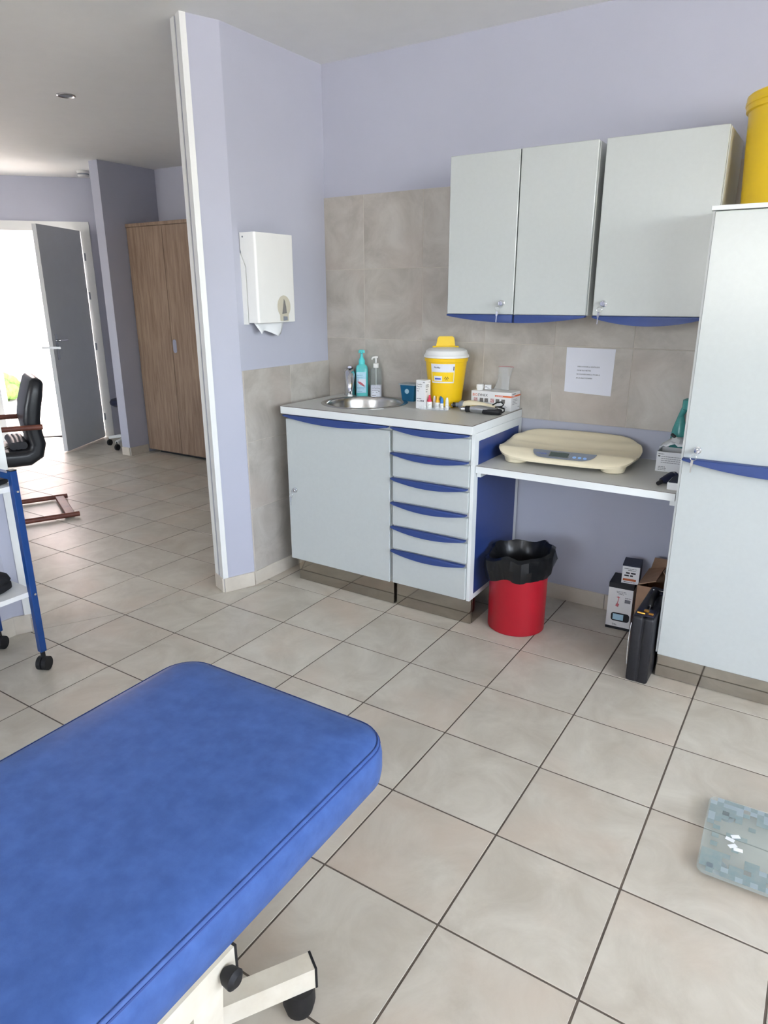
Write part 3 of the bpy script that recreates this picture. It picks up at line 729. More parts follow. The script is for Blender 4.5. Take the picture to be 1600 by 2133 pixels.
# --- reagent bottles in a clear rack
rk = thing('bottle_rack', 'low clear plastic rack holding the little reagent bottles', 'rack', (0.676, 0.300, WT), 0.20)
B().box(0, .130, 0, .060, 0, .002).box(0, .130, 0, .0015, 0, .014).box(0, .130, .0585, .06, 0, .014).box(0, .0015, 0, .06, 0, .014).box(.1285, .13, 0, .06, 0, .014).build('rack_body', 'film', rk, smooth=False)
def vial(x, y, r, h, cap, label, shape='drop'):
    t = thing('reagent_bottle', label, 'bottle', (x, y, WT + .002), .5)
    B().lathe([(r, 0), (r, h*.48), (r*.8, h*.53), (r*.5, h*.55)], (0, 0, 0), 18).build('bottle_body', 'white', t)
    if shape == 'drop': B().lathe([(r*.82, h*.53), (r*.78, h*.62), (r*.42, h*.80), (r*.34, h*.86), (r*.30, h), (r*.05, h*1.005)], (0, 0, 0), 18).build('cap', cap, t)
    else: B().lathe([(r*.92, h*.53), (r*.9, h*.75), (r*.5, h*.97), (r*.05, h)], (0, 0, 0), 18).build('cap', cap, t)
    lines('inkgrey', t, (-r*.55, -r*1.01, 0), (1, 0, 0), (0, 0, 1), [(0, h*.34, r), (0, h*.24, r*.7)], h=.0015)
vial(.705, .340, .0135, .062, 'redcap', 'white dropper bottle with crimson cap in the clear rack')
vial(.746, .345, .0135, .060, 'ycap', 'white dropper bottle with amber cap in the clear rack')
vial(.772, .336, .0080, .058, 'bcap', 'slim bottle with bright blue cap standing free in the rack', 'bullet')
vial(.795, .343, .0080, .058, 'white', 'slim all-white bottle at the end of the rack', 'bullet')
vial(.717, .365, .0070, .058, 'white', 'slim white bottle between the crimson and amber caps', 'bullet')
vial(.749, .367, .0070, .058, 'tealbox', 'slim bottle with dark blue cap behind the amber-capped one', 'bullet')
# --- boxed tests
t = thing('test_kit_box', 'white printed box with orange stripe and photos behind the otoscopes', 'box', (0.858, 0.466, WT), 0.0)
B().box(0, .200, 0, .106, 0, .084, .0006).build('box_body', 'card', t)
text('BIO', .0165, 'orange', t, (.006, -.0005, .060), (1, 0, 0), (0, 0, 1)); text('SYNEX', .0165, 'ink', t, (.0335, -.0005, .060), (1, 0, 0), (0, 0, 1))
patch('orange', t, (.120, -.0004, .062), (1, 0, 0), (0, 0, 1), .080, .0075); patch('orange', t, (.2004, 0, .062), (0, 1, 0), (0, 0, 1), .106, .0075)
lines('paper', t, (.124, -.0008, 0), (1, 0, 0), (0, 0, 1), [(0, .064, .034)], h=.003)
text('BIOSYNEX', .0085, 'inkgrey', t, (.2004, .010, .073), (0, 1, 0), (0, 0, 1)); lines('paper', t, (.2008, .010, 0), (0, 1, 0), (0, 0, 1), [(0, .064, .034)], h=.003)
for k, x in enumerate((.014, .044, .068, .098, .124, .152)):
    patch('photo2' if k in (0, 3) else 'photo', t, (x, -.0004, .034), (1, 0, 0), (0, 0, 1), .018, .018, 'printed_photo')
lines('inkgrey', t, (0, -.0004, 0), (1, 0, 0), (0, 0, 1), [(.014, .028, .03), (.05, .028, .03), (.098, .028, .03), (.15, .022, .025), (.15, .016, .03), (.15, .010, .026)], h=.0016)
lines('inkgrey', t, (.2004, 0, 0), (0, 1, 0), (0, 0, 1), [(.015, .050, .05), (.015, .043, .06), (.015, .036, .04), (.015, .029, .055), (.08, .012, .02)], h=.0018)
# --- small things on that box
t = thing('adhesive_roll_pack', 'small white plastic clip with carton tag lying on the test box', 'clip', (0.885, 0.500, WT + .084), 0.3)
B().loft([pr(.014, .012, 0), pr(.017, .014, .012), pr(.016, .014, .026), pr(.010, .010, .028)]).build('clip_body', 'white', t, ang=50)
B().box(.022, .052, -.006, .012, .003, .024, .001).build('carton_tag', 'card', t); lines('inkgrey', t, (.026, -.0065, 0), (1, 0, 0), (0, 0, 1), [(0, .016, .008), (0, .012, .014), (.010, .008, .012)], h=.002)
t = thing('zip_bag', 'empty clear zip bag propped upright against the tiled wall', 'bag', (0.935, 0.540, WT + .084), 0.0)
b = B(); nx, nz = 8, 12
fn = lambda u, v: ((u - .5)*.074*(1 - .22*math.sin(v*PI)) + .035 + .012*v, .008 + .026*v + .006*math.sin(u*7 + v*4), v*.105)
V = [[b.bm.verts.new(fn(i/nx, j/nz)) for i in range(nx+1)] for j in range(nz+1)]
for j in range(nz):
    for i in range(nx): b.bm.faces.new((V[j][i], V[j][i+1], V[j+1][i+1], V[j+1][i]))
bg_ = b.build('bag_film', 'film', t)
sd = bg_.modifiers.new('thickness', 'SOLIDIFY'); sd.thickness = .0012
B().tube([fn(i/nx, 1.0) for i in range(nx+1)], .0014, 6).build('zip_strip', 'pinkink', t)
for u_ in (0, 1): B().tube([fn(u_, j/nz) for j in range(nz+1)], .0012, 6).build('bag_edge', 'clear', t)
# --- otoscopes
t = thing('otoscope', 'cream-bodied otoscope with grey head lying before the test box', 'otoscope', (0.830, 0.402, WT), 0.03)
B().tube([(.020, 0, .022), (.045, 0, .024), (.080, 0, .024), (.13, 0, .020), (.175, 0, .017), (.188, 0, .016)], [.018, .0215, .022, .019, .015, .010], 18).build('handle_body', 'cream', t, ang=60)
B().tube([(.024, 0, .022), (.010, 0, .022), (.002, 0, .022)], [.019, .021, .018], 18).cyl((.004, 0, .022), (-.016, -.003, .021), .011, n=14).build('head', 'grey', t, ang=60)
B().tube([(-.012, -.003, .021), (-.030, -.006, .020)], [.010, .012], 14).build('head_ring', 'black', t); B().sphere((-.031, -.006, .020), .0095, n=12).build('lens', 'chrome', t)
t = thing('otoscope', 'black and silver otoscope with looped cord nearest the worktop edge', 'otoscope', (0.893, 0.338, WT), 0.05)
B().tube([(.022, 0, .0185), (.030, 0, .019), (.07, 0, .0195), (.110, 0, .018), (.152, 0, .016)], [.013, .0165, .0185, .0165, .015], 18).build('handle_body', 'silver', t, ang=60)
B().tube([(.068, -.002, .0150), (.090, -.003, .0155), (.13, -.003, .0150), (.165, -.002, .0150)], [.006, .0155, .0150, .0140], 18).build('grip', 'black', t, ang=60)
B().tube([(.026, 0, .0185), (.002, 0, .0165)], [.0145, .0145], 16).build('neck', 'black', t); B().tube([(.004, -.001, .0165), (-.016, -.003, .0160)], [.012, .0135], 16).build('head_ring', 'chrome', t)
B().sphere((-.015, -.003, .016), .0125, n=14).build('lens', 'silver', t)
B().cyl((.162, -.002, .0150), (.170, -.002, .0150), .0125, n=16).build('end_cap', 'rubber', t)
B().tube([(.120, .02, .040), (.140, .025, .052), (.158, .03, .055), (.168, .03, .044), (.160, .03, .034), (.130, .028, .030), (.150, .03, .030), (.172, .03, .026), (.176, .022, .016), (.165, .012, .008)], .0032, 8).build('cord', 'rubber', t, ang=60)

# --- notice on the tiles
t = thing('notice', 'white paper notice with four typed lines stuck to the tiled wall', 'notice', (1.262, WY - 0.0080, 1.004))
fm = frame((0, 0, 0), (1, 0, 0), (0, 0, 1))
B().prism([(0, .004), (.207, -.004), (.211, .196), (-.002, .197)], .0008, fm).build('sheet', 'paper', t, smooth=False)
for k, s_ in enumerate(('MERCI D\u2019AVOIR LA GENTILLESSE', 'DE NE PLUS METTRE', 'DE COUCHES DANS LA POUBELLE', 'DE LA SALLE D\u2019EXAMEN')):
    text(s_, .0078, 'ink', t, (.052 - .001*k, -.0010, .114 - .0165*k), (1, 0, 0), (0, 0, 1), sx=.86)
# --- towel dispenser on the left wall
t = thing('towel_dispenser', 'white folded-towel dispenser with a tissue hanging out on the lavender wall', 'dispenser', (LX, -0.050, 1.290))
B().box(0, .090, .004, .256, .010, .400, .004, 2).build('housing', 'white', t)
B().prism([(0, 0), (.028, 0), (.028, .25), (.0, .31)], .005, frame((0.0, .0035, .004), (1, 0, 0), (0, 0, 1))).build('side_plate', 'white', t, smooth=False)
cv = B(); prof = [(.034, .012), (.094, .012), (.094, .400), (.004, .400), (.004, .33), (.034, .26)]
cv.prism(prof, .262, frame((0, .260, 0), (1, 0, 0), (0, 0, 1)), 0)
bmesh.ops.bevel(cv.bm, geom=[e for e in cv.bm.edges if all(v.co.x > .09 for v in e.verts) and abs(e.verts[0].co.z - e.verts[1].co.z) > .2], offset=.012, segments=5, affect='EDGES', profile=.5)
cv = cv.build('cover', 'white', t, ang=40)
wn_ = [( .046*math.cos(x), .050*math.sin(x)) for x in [k*PI/14 for k in range(28)]]
fm = frame((.0942, .175, .082), (0, 1, 0), (0, 0, 1))
ov = B().prism(wn_, .0012, fm).prism(rrect(-.030, .030, -.066, -.030, .005), .0013, fm).build('level_window', 'smoke', t)
B().prism([(-.016, -.034), (.016, -.030), (.013, .0), (.006, .024), (-.001, .034), (-.008, .0)], .0012, frame((.0957, .175, .082), (0, 1, 0), (0, 0, 1))).build('tissue_glimpse', 'silver', ov, smooth=False)
B().prism([(0, 0), (.026, .002), (.026, .018), (0, .020)], .004, frame((.0957, .166, .018), (0, 1, 0), (0, 0, 1))).build('lock', 'grey', ov, smooth=False)
B().cyl((.022, -.0035, .382), (.022, .002, .382), .004, n=10).build('rivet', 'grey', t)
b = B(); nx, nz = 10, 5
fn = lambda u, v: (.030 + .045*u*.2 + .012*math.sin(u*9 + v*2)*v + .02*v, 0.030 + .200*u*(1 - .25*v) + .02*v, .016 - .056*v*(1 - .25*math.sin(u*6)*v))
V = [[b.bm.verts.new(fn(i/nx, j/nz)) for i in range(nx+1)] for j in range(nz+1)]
for j in range(nz):
    for i in range(nx): b.bm.faces.new((V[j][i], V[j][i+1], V[j+1][i+1], V[j+1][i]))
o = b.build('tissue', 'tissue', t); sd = o.modifiers.new('thickness', 'SOLIDIFY'); sd.thickness = .001

# ================================================================== ON THE LOW SHELF
t = thing('baby_scale', 'cream digital baby scale with curved weighing tray on the low shelf', 'scale', (1.375, 0.372, SZ), 0.075)
HW, HD = .288, .178
def prof_z(v):      # v: 0 front .. 1 back
    pts = [(0, .036), (.04, .041), (.20, .0625), (.235, .063), (.29, .054), (.45, .050), (.62, .057), (.80, .078), (.95, .100), (1.0, .103)]
    for (a, za), (c, zc) in zip(pts[:-1], pts[1:]):
        if v <= c: f_ = (v - a)/(c - a); f_ = f_*f_*(3 - 2*f_) if a >= .3 else f_; return za + (zc - za)*f_
    return pts[-1][1]
def outline(a, k=1.0):
    ca, sa = math.cos(a), math.sin(a); n_ = 4.2 if sa < 0 else 2.9
    return (HW*k*math.copysign(abs(ca)**(2/n_), ca), HD*k*math.copysign(abs(sa)**(2/n_), sa))
NA = 96; RR = [0.02, .15, .3, .45, .6, .7, .8, .87, .93, .97, 1.0]
def topz(x, y, k):
    v = min(1, max(0, (y + HD)/(2*HD))); z = prof_z(v)
    if v > .27: z += .010*(x/HW)**4
    return z - (.006 if k == 1.0 else .0015 if k == .97 else 0)
b = B(); rings = []
for k in RR: rings.append([(*outline(2*PI*i/NA, k), topz(*outline(2*PI*i/NA, k), k)) for i in range(NA)])
last = rings[-1]
rings.append([(p[0]*.985, p[1]*.985, p[2] - .010) for p in last]); rings.append([(p[0]*.93, p[1]*.93, max(.024, p[2] - .022)) for p in last]); rings.append([(p[0]*.3, p[1]*.3, .024 + .3*max(0, p[2] - .05)) for p in last])
b.loft(rings)
tr_ = b.build('weighing_tray', 'cream', t, ang=50)
for sx in (-1, 1):
    for sy in (-1, 1): B().lathe([(.040, 0), (.046, .004), (.052, .024), (.054, .034)], (sx*.200, -.105 if sy < 0 else .09, 0), 28).build('foot', 'cream', t)
# sloped display panel
p0 = Vector((0, -HD + 2*HD*.045 - .010, .041)); p1 = Vector((0, -HD + 2*HD*.20 - .004, .0622)); sy_ = (p1 - p0).normalized(); hh = (p1 - p0).length
fm = frame(p0 + Vector((0, -.0006, .0009)), (1, 0, 0), sy_)
dsh = [(-.125, hh*.98), (.135, hh*.98)] + [(.135 - .06*(1 - math.cos(k*PI/12)), hh*.98 - (hh*.9)*math.sin(k*PI/12)) for k in range(1, 7)] + [(-.125 + .055*(1 - math.cos(k*PI/12)), hh*.98 - (hh*.9)*math.sin(k*PI/12)) for k in range(6, 0, -1)]
pn = B().prism(dsh, .0012, fm).build('display_panel', 'grey', t, smooth=False)
def onp(u, v, d=.0014): return fm @ Vector((u, v, d))
patch('silver', pn, onp(-.052, hh*.22), (1, 0, 0), sy_, .084, hh*.62, 'screen_bezel', .0006); patch('lcd', pn, onp(-.048, hh*.28, .002), (1, 0, 0), sy_, .076, hh*.50, 'screen', .0006)
for k in range(3): B().prism([(.0075*math.cos(x), .0075*math.sin(x)) for x in [q*PI/8 for q in range(16)]], .0014, frame(onp(.054 + k*.021, hh*.38), (1, 0, 0), sy_)).build('button', 'button', pn, smooth=False)
text('TANITA', .0125, 'inkblue', pn, onp(-.106, hh*.45), (1, 0, 0), sy_)
# --- glove box and what lies around it
t = thing('glove_box', 'white carton with fine print, its top torn open, on the low shelf', 'box', (1.722, 0.395, SZ), 0.03)
B().box(0, .128, 0, .0015, 0, .080).box(0, .128, .1035, .105, 0, .080).box(0, .0015, .0015, .1035, 0, .080).box(.1265, .128, .0015, .1035, 0, .080).box(.0015, .1265, .0015, .1035, 0, .0015).build('box_body', 'card', t, smooth=False)
lines('inkgrey', t, (0, -.0005, 0), (1, 0, 0), (0, 0, 1), [(.006, .070, .022), (.018, .060, .09), (.018, .052, .09), (.018, .044, .08), (.018, .036, .09), (.010, .018, .026), (.010, .012, .03), (.010, .006, .03)], h=.0022)
patch('ink', t, (.006, -.0005, .060), (1, 0, 0), (0, 0, 1), .008, .004)
b = B(); nx, ny = 9, 5
V = [[b.bm.verts.new((.004 + .126*i/nx, .006 + .09*j/ny, .092 + .036*math.sin(PI*min(1, i/nx*1.1))*(.5 + .5*j/ny) + .006*math.sin(i*2.1 + j*1.7))) for i in range(nx+1)] for j in range(ny+1)]
for j in range(ny):
    for i in range(nx): b.bm.faces.new((V[j][i], V[j][i+1], V[j+1][i+1], V[j+1][i]))
o = b.build('paper_wrap', 'tissue', t); sd = o.modifiers.new('thickness', 'SOLIDIFY'); sd.thickness = .002; sd.offset = 1
B().box(-.010, .012, -.006, .006, 0, .012, .003, rot=Matrix.Translation((.042, .05, .135)) @ Matrix.Rotation(.6, 4, 'Y')).build('torn_flap', 'black', t)
t = thing('breathing_mask', 'translucent teal breathing mask in a bag behind the torn carton', 'mask', (1.772, 0.535, SZ), 0)
B().lathe([(.018, 0), (.030, .02), (.034, .09), (.028, .15), (.014, .20), (.010, .215)], (0, 0, 0), 20, sy=.8).build('mask_shell', 'mask', t)
B().tube([(-.004, 0, .20), (.01, -.004, .235), (.03, -.004, .255)], [.010, .013, .02], 12).build('mask_elbow', 'mask', t)
B().lathe([(.020, .245), (.026, .25), (.026, .285), (.014, .292)], (.026, -.004, -.012), 18).build('mask_port', 'mask', t)
t = thing('reading_torch', 'short dark torch with grey band lying beside the tall cabinet', 'torch', (1.800, 0.205, SZ), 0.0)
B().tube([(-.012, -.02, .014), (0, .0, .016), (.012, .03, .020), (.020, .055, .022)], [.010, .016, .019, .016], 16).build('torch_body', 'navy', t, ang=60)
B().tube([(.013, .034, .020), (.017, .046, .021)], [.0195, .0188], 16).build('band', 'silver', t); B().tube([(-.010, -.016, .012), (-.018, -.046, .009)], [.009, .0075], 12).build('tail', 'black', t)
t = thing('device_case', 'small white carton with dark lid standing on the shelf against the tall cabinet', 'box', (1.820, 0.125, SZ), 0.0)
B().box(0, .038, 0, .130, 0, .026, .001).build('box_body', 'card', t); B().box(.003, .036, .003, .127, .026, .029, .001).build('lid', 'grey', t)
t.children[1].data.materials[0] = M['navy']

# ================================================================== UNDER THE SHELF
t = thing('waste_bin', 'red cylindrical waste bin beside the drawer cabinet', 'bin', (1.240, 0.212, 0))
B().lathe([(.121, 0), (.125, .003), (.127, .31), (.129, .315), (.123, .315), (.121, .30), (.117, .008), (.001, .008)], (0, 0, 0), 48).build('bin_body', 'red', t)
b = B(); n = 60; prof = [(.080, .10, 0), (.098, .20, .3), (.108, .29, .6), (.119, .338, .8), (.132, .362, 1.2), (.147, .352, 1.8), (.149, .310, 2.0), (.138, .258, 1.6)]
rings = []
for (r, z, k) in prof:
    ring = []
    for i in range(n):
        a = 2*PI*i/n
        wv = .006*math.sin(5*a + 1) + .004*math.sin(11*a + z*60) + .003*math.sin(23*a + z*30)
        dz = .020*math.sin(a*1 + 1.2) + .010*math.sin(3*a) + .005*math.sin(7*a + .5)
        ring.append(((r + wv*k*.6)*math.cos(a), (r + wv*k*.6)*math.sin(a), z + dz*min(1, k)*(1 if z > .25 else 0)))
    rings.append(ring)
b.loft(rings, cap=False)
o = b.build('bin_liner', 'bag', t, ang=28); o['label'] = 'black plastic bin liner folded over the rim'
B().lathe([(.001, .10), (.05, .098), (.080, .10)], (0, 0, 0), 24, cap=False).build('liner_bottom', 'bag', t)
# --- boxes at the wall
t = thing('monitor_box', 'white and black carton of a blood pressure monitor standing on the floor', 'box', (1.588, 0.405, 0), 0.06)
B().box(0, .104, 0, .125, 0, .012).build('box_base', 'ink', t, smooth=False); B().box(0, .104, .0, .125, .012, .196, .0006).build('box_body', 'card', t); B().box(-.0004, .1044, -.0004, .1254, .196, .218).build('box_top', 'ink', t, smooth=False)
dv = patch('ink', t, (.020, -.0006, .040), (1, 0, 0), (0, 0, 1), .078, .040, 'printed_monitor', .0004, .012); patch('labelblue', dv, (.028, -.0012, .046), (1, 0, 0), (0, 0, 1), .045, .028, 'printed_screen')
lines('inkgrey', t, (0, -.0006, 0), (1, 0, 0), (0, 0, 1), [(.034, .180, .04), (.036, .174, .04), (.042, .168, .024), (.072, .154, .028), (.028, .024, .016), (.03, .019, .018)], h=.0022)
patch('inkgrey', t, (.072, -.0006, .132), (1, 0, 0), (0, 0, 1), .024, .016)
b = B(); fm = frame((0, -.0008, 0), (1, 0, 0), (0, 0, 1))
b.prism([(.036, .154), (.044, .158), (.052, .152), (.046, .150)], .0004, fm).prism([(.034, .112), (.046, .108), (.050, .122), (.040, .126)], .0004, fm).prism([(.041, .126), (.044, .126), (.047, .150), (.044, .150)], .0004, fm)
b.build('printed_sketch', 'pinkink', t, smooth=False)
t = thing('medicine_box', 'small carton with dark top and rust stripe on top of the monitor box', 'box', (1.632, 0.425, 0.218), 0.12)
B().box(0, .072, 0, .095, 0, .080, .0006).build('box_body', 'card', t); B().box(-.0005, .0725, -.0005, .0955, .080, .086).box(.0718, .0730, .0, .0955, .0, .082).build('dark_wrap', 'navy', t, smooth=False)
patch('brown_o', t, (.006, -.0006, .013), (1, 0, 0), (0, 0, 1), .054, .010)
lines('ink', t, (0, -.0006, 0), (1, 0, 0), (0, 0, 1), [(.008, .068, .05), (.024, .061, .032), (.010, .006, .048)], h=.002); lines('ink', t, (0, -.0006, 0), (1, 0, 0), (0, 0, 1), [(.016, .046, .044), (.010, .034, .036)], h=.0065)
t = thing('cardboard_box', 'open brown cardboard box with raised flaps behind the black briefcase', 'box', (1.716, 0.345, 0), 0.0)
B().box(0, .140, 0, .004, 0, .255).box(0, .004, .004, .222, 0, .255).box(.136, .140, .004, .222, 0, .255).box(.004, .136, .218, .222, 0, .255).box(.004, .136, .004, .218, 0, .004).build('box_body', 'cardb', t, smooth=False)
B().prism([(0, 0), (.20, 0), (.18, .085), (.02, .085)], .004, frame((.138, .012, .252), (0, 1, 0), (-.55, 0, .80))).build('flap', 'cardb', t, smooth=False)
B().prism([(0, 0), (.13, 0), (.12, .09), (.01, .09)], .004, frame((.006, .222, .252), (1, 0, 0), (0.1, -.45, .72))).build('flap', 'cardb', t, smooth=False)
B().prism([(0, 0), (.20, 0), (.19, .07), (.01, .07)], .004, frame((.004, .216, .252), (0, -1, 0), (.80, 0, .30))).build('flap', 'cardb', t, smooth=False)
# --- briefcase
t = thing('briefcase', 'black hard briefcase with brass clasps standing against the tall cabinet', 'briefcase', (1.778, -0.005, 0), 0.0)
B().box(0, .040, 0, .330, .002, .275, .010, 3).build('case_shell', 'leather', t, ang=45); B().box(.042, .080, 0, .330, .002, .275, .010, 3).build('case_shell', 'leather', t, ang=45)
B().box(.036, .046, .004, .326, .006, .271).build('case_joint', 'leather', t, smooth=False)
B().tube([(-.0005, .004, .245), (-.003, -.001, .20), (-.0035, -.002, .14), (-.001, .002, .07)], .0016, 6).build('edge_strip', 'chrome', t)
B().box(.008, .072, .018, .085, .2745, .277, .001).build('clasp_plate', 'navy', t)
B().tube([(.012, .030, .280), (.040, .030, .280)], .004, 8).box(.030, .048, .050, .066, .276, .284, .002).box(.050, .068, .034, .046, .276, .282, .002).build('clasp', 'brass', t); B().tube([(.046, .075, .276), (.046, .075, .300)], .002, 8).build('clasp_pin', 'chrome', t)
B().tube([(.040, .120, .274), (.040, .130, .296), (.040, .150, .306), (.040, .205, .306), (.040, .225, .296), (.040, .235, .274)], .010, 12, flat=.7).build('carry_handle', 'rubber', t, ang=60)
B().box(.010, .070, .245, .312, .2745, .277, .001).build('clasp_plate', 'navy', t); B().tube([(.016, .275, .280), (.062, .275, .280)], .003, 8).build('clasp', 'silver', t)

# ================================================================== BIG YELLOW BIN ON THE TALL CABINET
t = thing('clinical_waste_drum', 'large bright yellow waste drum standing on top of the tall cabinet', 'drum', (2.068, 0.345, 1.687))
B().lathe([(.158, 0), (.162, .004), (.176, .30), (.184, .303), (.186, .345), (.180, .350), (.172, .345), (.160, .02), (.001, .02)], (0, 0, 0), 56).build('drum_body', 'yellow2', t)
B().lathe([(.184, .318), (.188, .320), (.188, .328), (.184, .330)], (0, 0, 0), 56, cap=False).build('drum_rib', 'yellow2', t)

# ================================================================== GLASS BATHROOM SCALE
t = thing('bathroom_scale', 'glass bathroom scale with frosted mosaic border on the tiled floor', 'scale', (2.172, -0.868, 0.0), 0.035)
GW = .315
B().prism(rrect(0, GW, 0, GW, .022, 6), .007, Matrix.Translation((0, 0, .018)), .0015, 2).build('glass_plate', 'glass', t)
for x in (.05, GW-.05):
    for y in (.05, GW-.05): B().lathe([(.016, 0), (.020, .003), (.020, .016), (.016, .018)], (x, y, 0), 16).build('foot', 'greylid', t)
ns = 18; cs = (GW - .008)/ns; cell = None
for i in range(ns):
    for j in range(ns):
        dd = min(i, j, ns-1-i, ns-1-j); pb = [.97, .93, .80, .55, .25, .10][dd] if dd < 6 else .05
        if 5 <= j <= 12 and dd <= 3 and i <= 4: pb *= .35
        if random.random() < pb and not (dd == 0 and (i in (0, ns-1)) and (j in (0, ns-1))):
            if cell is None:
                cell = [B().box(0, cs, 0, cs, .0252, .0256).build('mosaic_square', q, t, smooth=False) for q in ('frosted', 'greylid')]
                cell[0].location = (.004 + i*cs, .004 + j*cs, 0); cell[1].location = (.004 + (i+1)*cs, .004 + j*cs, 0)
            else:
                o = cell[0 if random.random() < .78 else 1].copy(); COL.objects.link(o); o.parent = t; o.location = (.004 + i*cs, .004 + j*cs, 0)
b = B()
for (x, y, a) in ((.078, .168, .5), (.066, .150, -.2), (.074, .128, .7), (.088, .120, .1)):
    b.box(-.011, .011, -.006, .006, .0258, .0268, rot=Matrix.Translation((x, y, 0)) @ Matrix.Rotation(a, 4, 'Z'))
b.build('sticker_remains', 'tissue', t, smooth=False)

# ================================================================== EXAMINATION COUCH
t = thing('examination_couch', 'blue vinyl examination couch on an ivory tubular frame', 'couch', (0.985, -1.425, 0), 0.012)
CWD, CLN, z0, z1 = .628, 1.42, .448, .560
def ring(ins, z, r): return [(p[0], p[1], z) for p in rrect(ins, CWD - ins, -CLN + ins, -ins, max(.01, r - ins), 8)]
b = B().loft([ring(.016, z0, .085), ring(.004, z0 + .012, .085), ring(0, z0 + .035, .085), ring(0, z0 + .070, .085), ring(.006, z0 + .094, .085), ring(.018, z1 - .008, .085), ring(.040, z1 - .001, .085), ring(.10, z1 + .003, .12)])
mt = b.build('mattress', 'vinyl', t, ang=60)
B().tube(ring(.0055, z0 + .0915, .085), .0022, 6, closed=True).build('seam', 'seam', mt)
B().tube(ring(.009, z0 + .099, .085), .0012, 6, closed=True).build('seam', 'seam', mt)
fx0, fx1 = .055, .575
def sqtube(b_, p, q, w_, h_, side):
    """rectangular tube from p to q, width along 'side'"""
    p, q, side = Vector(p), Vector(q), Vector(side).normalized(); d_ = (q - p).normalized(); up = d_.cross(side).normalized()
    b_.loft([[c + side*(sx*w_/2) + up*(su*h_/2) for sx, su in ((-1, -1), (1, -1), (1, 1), (-1, 1))] for c in (p, q)]); return b_
B().box(.05, .58, -1.38, -.04, .398, .449).build('mattress_board', 'cframe', t, smooth=False)
for x in (fx0, fx1):
    sqtube(B(), (x, -1.40, .370), (x, -.462, .370), .030, .054, (1, 0, 0)).build('side_rail', 'cframe', t, smooth=False)
    sqtube(B(), (x, -.462, .370), (x, -.457, .370), .032, .056, (1, 0, 0)).build('rail_cap', 'rubber', t, smooth=False)
    for y in (-.520, -1.10):
        sqtube(B(), (x - (.004 if x > .3 else -.004), y, .352), (x - (.012 if x > .3 else -.012), y - .010, .150), .030, .064, (1, 0, 0)).build('arm', 'cframe', t, smooth=False)
    sqtube(B(), (x - (.012 if x > .3 else -.012), -1.16, .150), (x - (.012 if x > .3 else -.012), -.480, .150), .036, .040, (1, 0, 0)).build('lower_rail', 'cframe', t, smooth=False)
for y in (-.53, -1.11): sqtube(B(), (fx0, y, .150), (fx1, y, .150), .034, .036, (0, 1, 0)).build('cross_bar', 'cframe', t, smooth=False)
c0 = Vector((.316, -.625, 0))
for k in (-1, 1):
    dd = Vector((k*.545, .839, 0)).normalized(); sd_ = dd.cross(Vector((0, 0, 1)))
    e0, e1 = c0 + dd*.460, c0 - dd*.460; zb = Vector((0, 0, .095 - (.002 if k < 0 else 0)))
    sqtube(B(), e0 + zb, e1 + zb, .042, .050, sd_).build('base_bar', 'cframe', t, smooth=False)
    for e, g_ in ((e0, dd), (e1, -dd)):
        sqtube(B(), e + zb, e + zb + g_*.005, .044, .052, sd_).build('end_cap', 'rubber', t, smooth=False)
        B().lathe([(.016, 0), (.028, .006), (.034, .030), (.034, .070)], tuple(e - g_*.030), 20).build('foot_pad', 'rubber', t)
B().box(.24, .39, -.72, -.53, .118, .135).build('base_plate', 'cframe', t, smooth=False)
B().tube([(fx1 + .013, -.488, .368), (fx1 + .024, -.488, .368), (fx1 + .040, -.488, .368), (fx1 + .046, -.488, .368)], [.008, .016, .018, .010], 16).build('knob', 'rubber', t)

# ================================================================== TROLLEY
t = thing('trolley', 'blue-framed trolley with white shelves and black twin-wheel castors', 'trolley', (-0.200, -1.160, 0))
TL, TWd = -.62, -.315
for x in (0, TWd):
    for y in (0, TL):
        B().box(x - .0125, x + .0125, y - .0125, y + .0125, .078, .815, .002).build('leg', 'cartblue', t)
        B().box(x - .0130, x + .0130, y - .0130, y + .0130, .815, .819, .001).build('leg_cap', 'black', t)
        cs_ = B().cyl((x - .012, y - .004, .0).__class__((x - .014, y - .012, .028)), (x + .002, y - .004, .028), .028, n=24)
        cs_.cyl((x + .006, y - .002, .028), (x + .022, y + .006, .028), .028, n=24).cyl((x - .003, y - .006, .028), (x + .010, y, .028), .018, n=16).cyl((x, y, .035), (x, y, .080), .009, n=12)
        cs_.build('castor', 'rubber', t)
for y in (0, TL): sqtube(B(), (-.0125, y, .795), (TWd + .0125, y, .795), .022, .024, (0, 1, 0)).build('top_rail', 'cartblue', t, smooth=False)
B().box(TWd + .02, -.010, TL, -.002 + .016, .737, .757).build('shelf', 'cartwhite', t, smooth=False); B().box(TWd + .02, -.008, TL, .016, .316, .335).build('shelf', 'cartwhite', t, smooth=False)
for z in (.74, .33): B().cyl((.0125, 0, z - .002), (.019, 0, z - .002), .0045, n=10).build('bolt', 'chrome', t)
tag(B().box(0, .155, -.22, 0, 0, .014, .002).build('folder', 'green'), 'green folder lying on the upper shelf of the trolley', 'folder').location = (-.425, -1.205, .757)
b = B(); pq = lambda w_, d_, z: [(p[0], p[1], z) for p in rrect(-w_, w_, -d_, d_, .045, 6)]
t2 = thing('equipment_bag', 'black nylon bag lying on the lower shelf of the trolley', 'bag', (-.345, -1.330, .335), .2)
b.loft([pq(.085, .125, 0), pq(.10, .14, .012), pq(.10, .14, .030), pq(.094, .134, .036), pq(.10, .14, .044), pq(.094, .134, .062), pq(.060, .10, .082)]).build('bag_body', 'nylon', t2, ang=60)
B().tube([(.06, -.135, .04), (.075, -.155, .03), (.05, -.165, .02), (.0, -.150, .03)], .007, 8).build('strap', 'nylon', t2, ang=60)
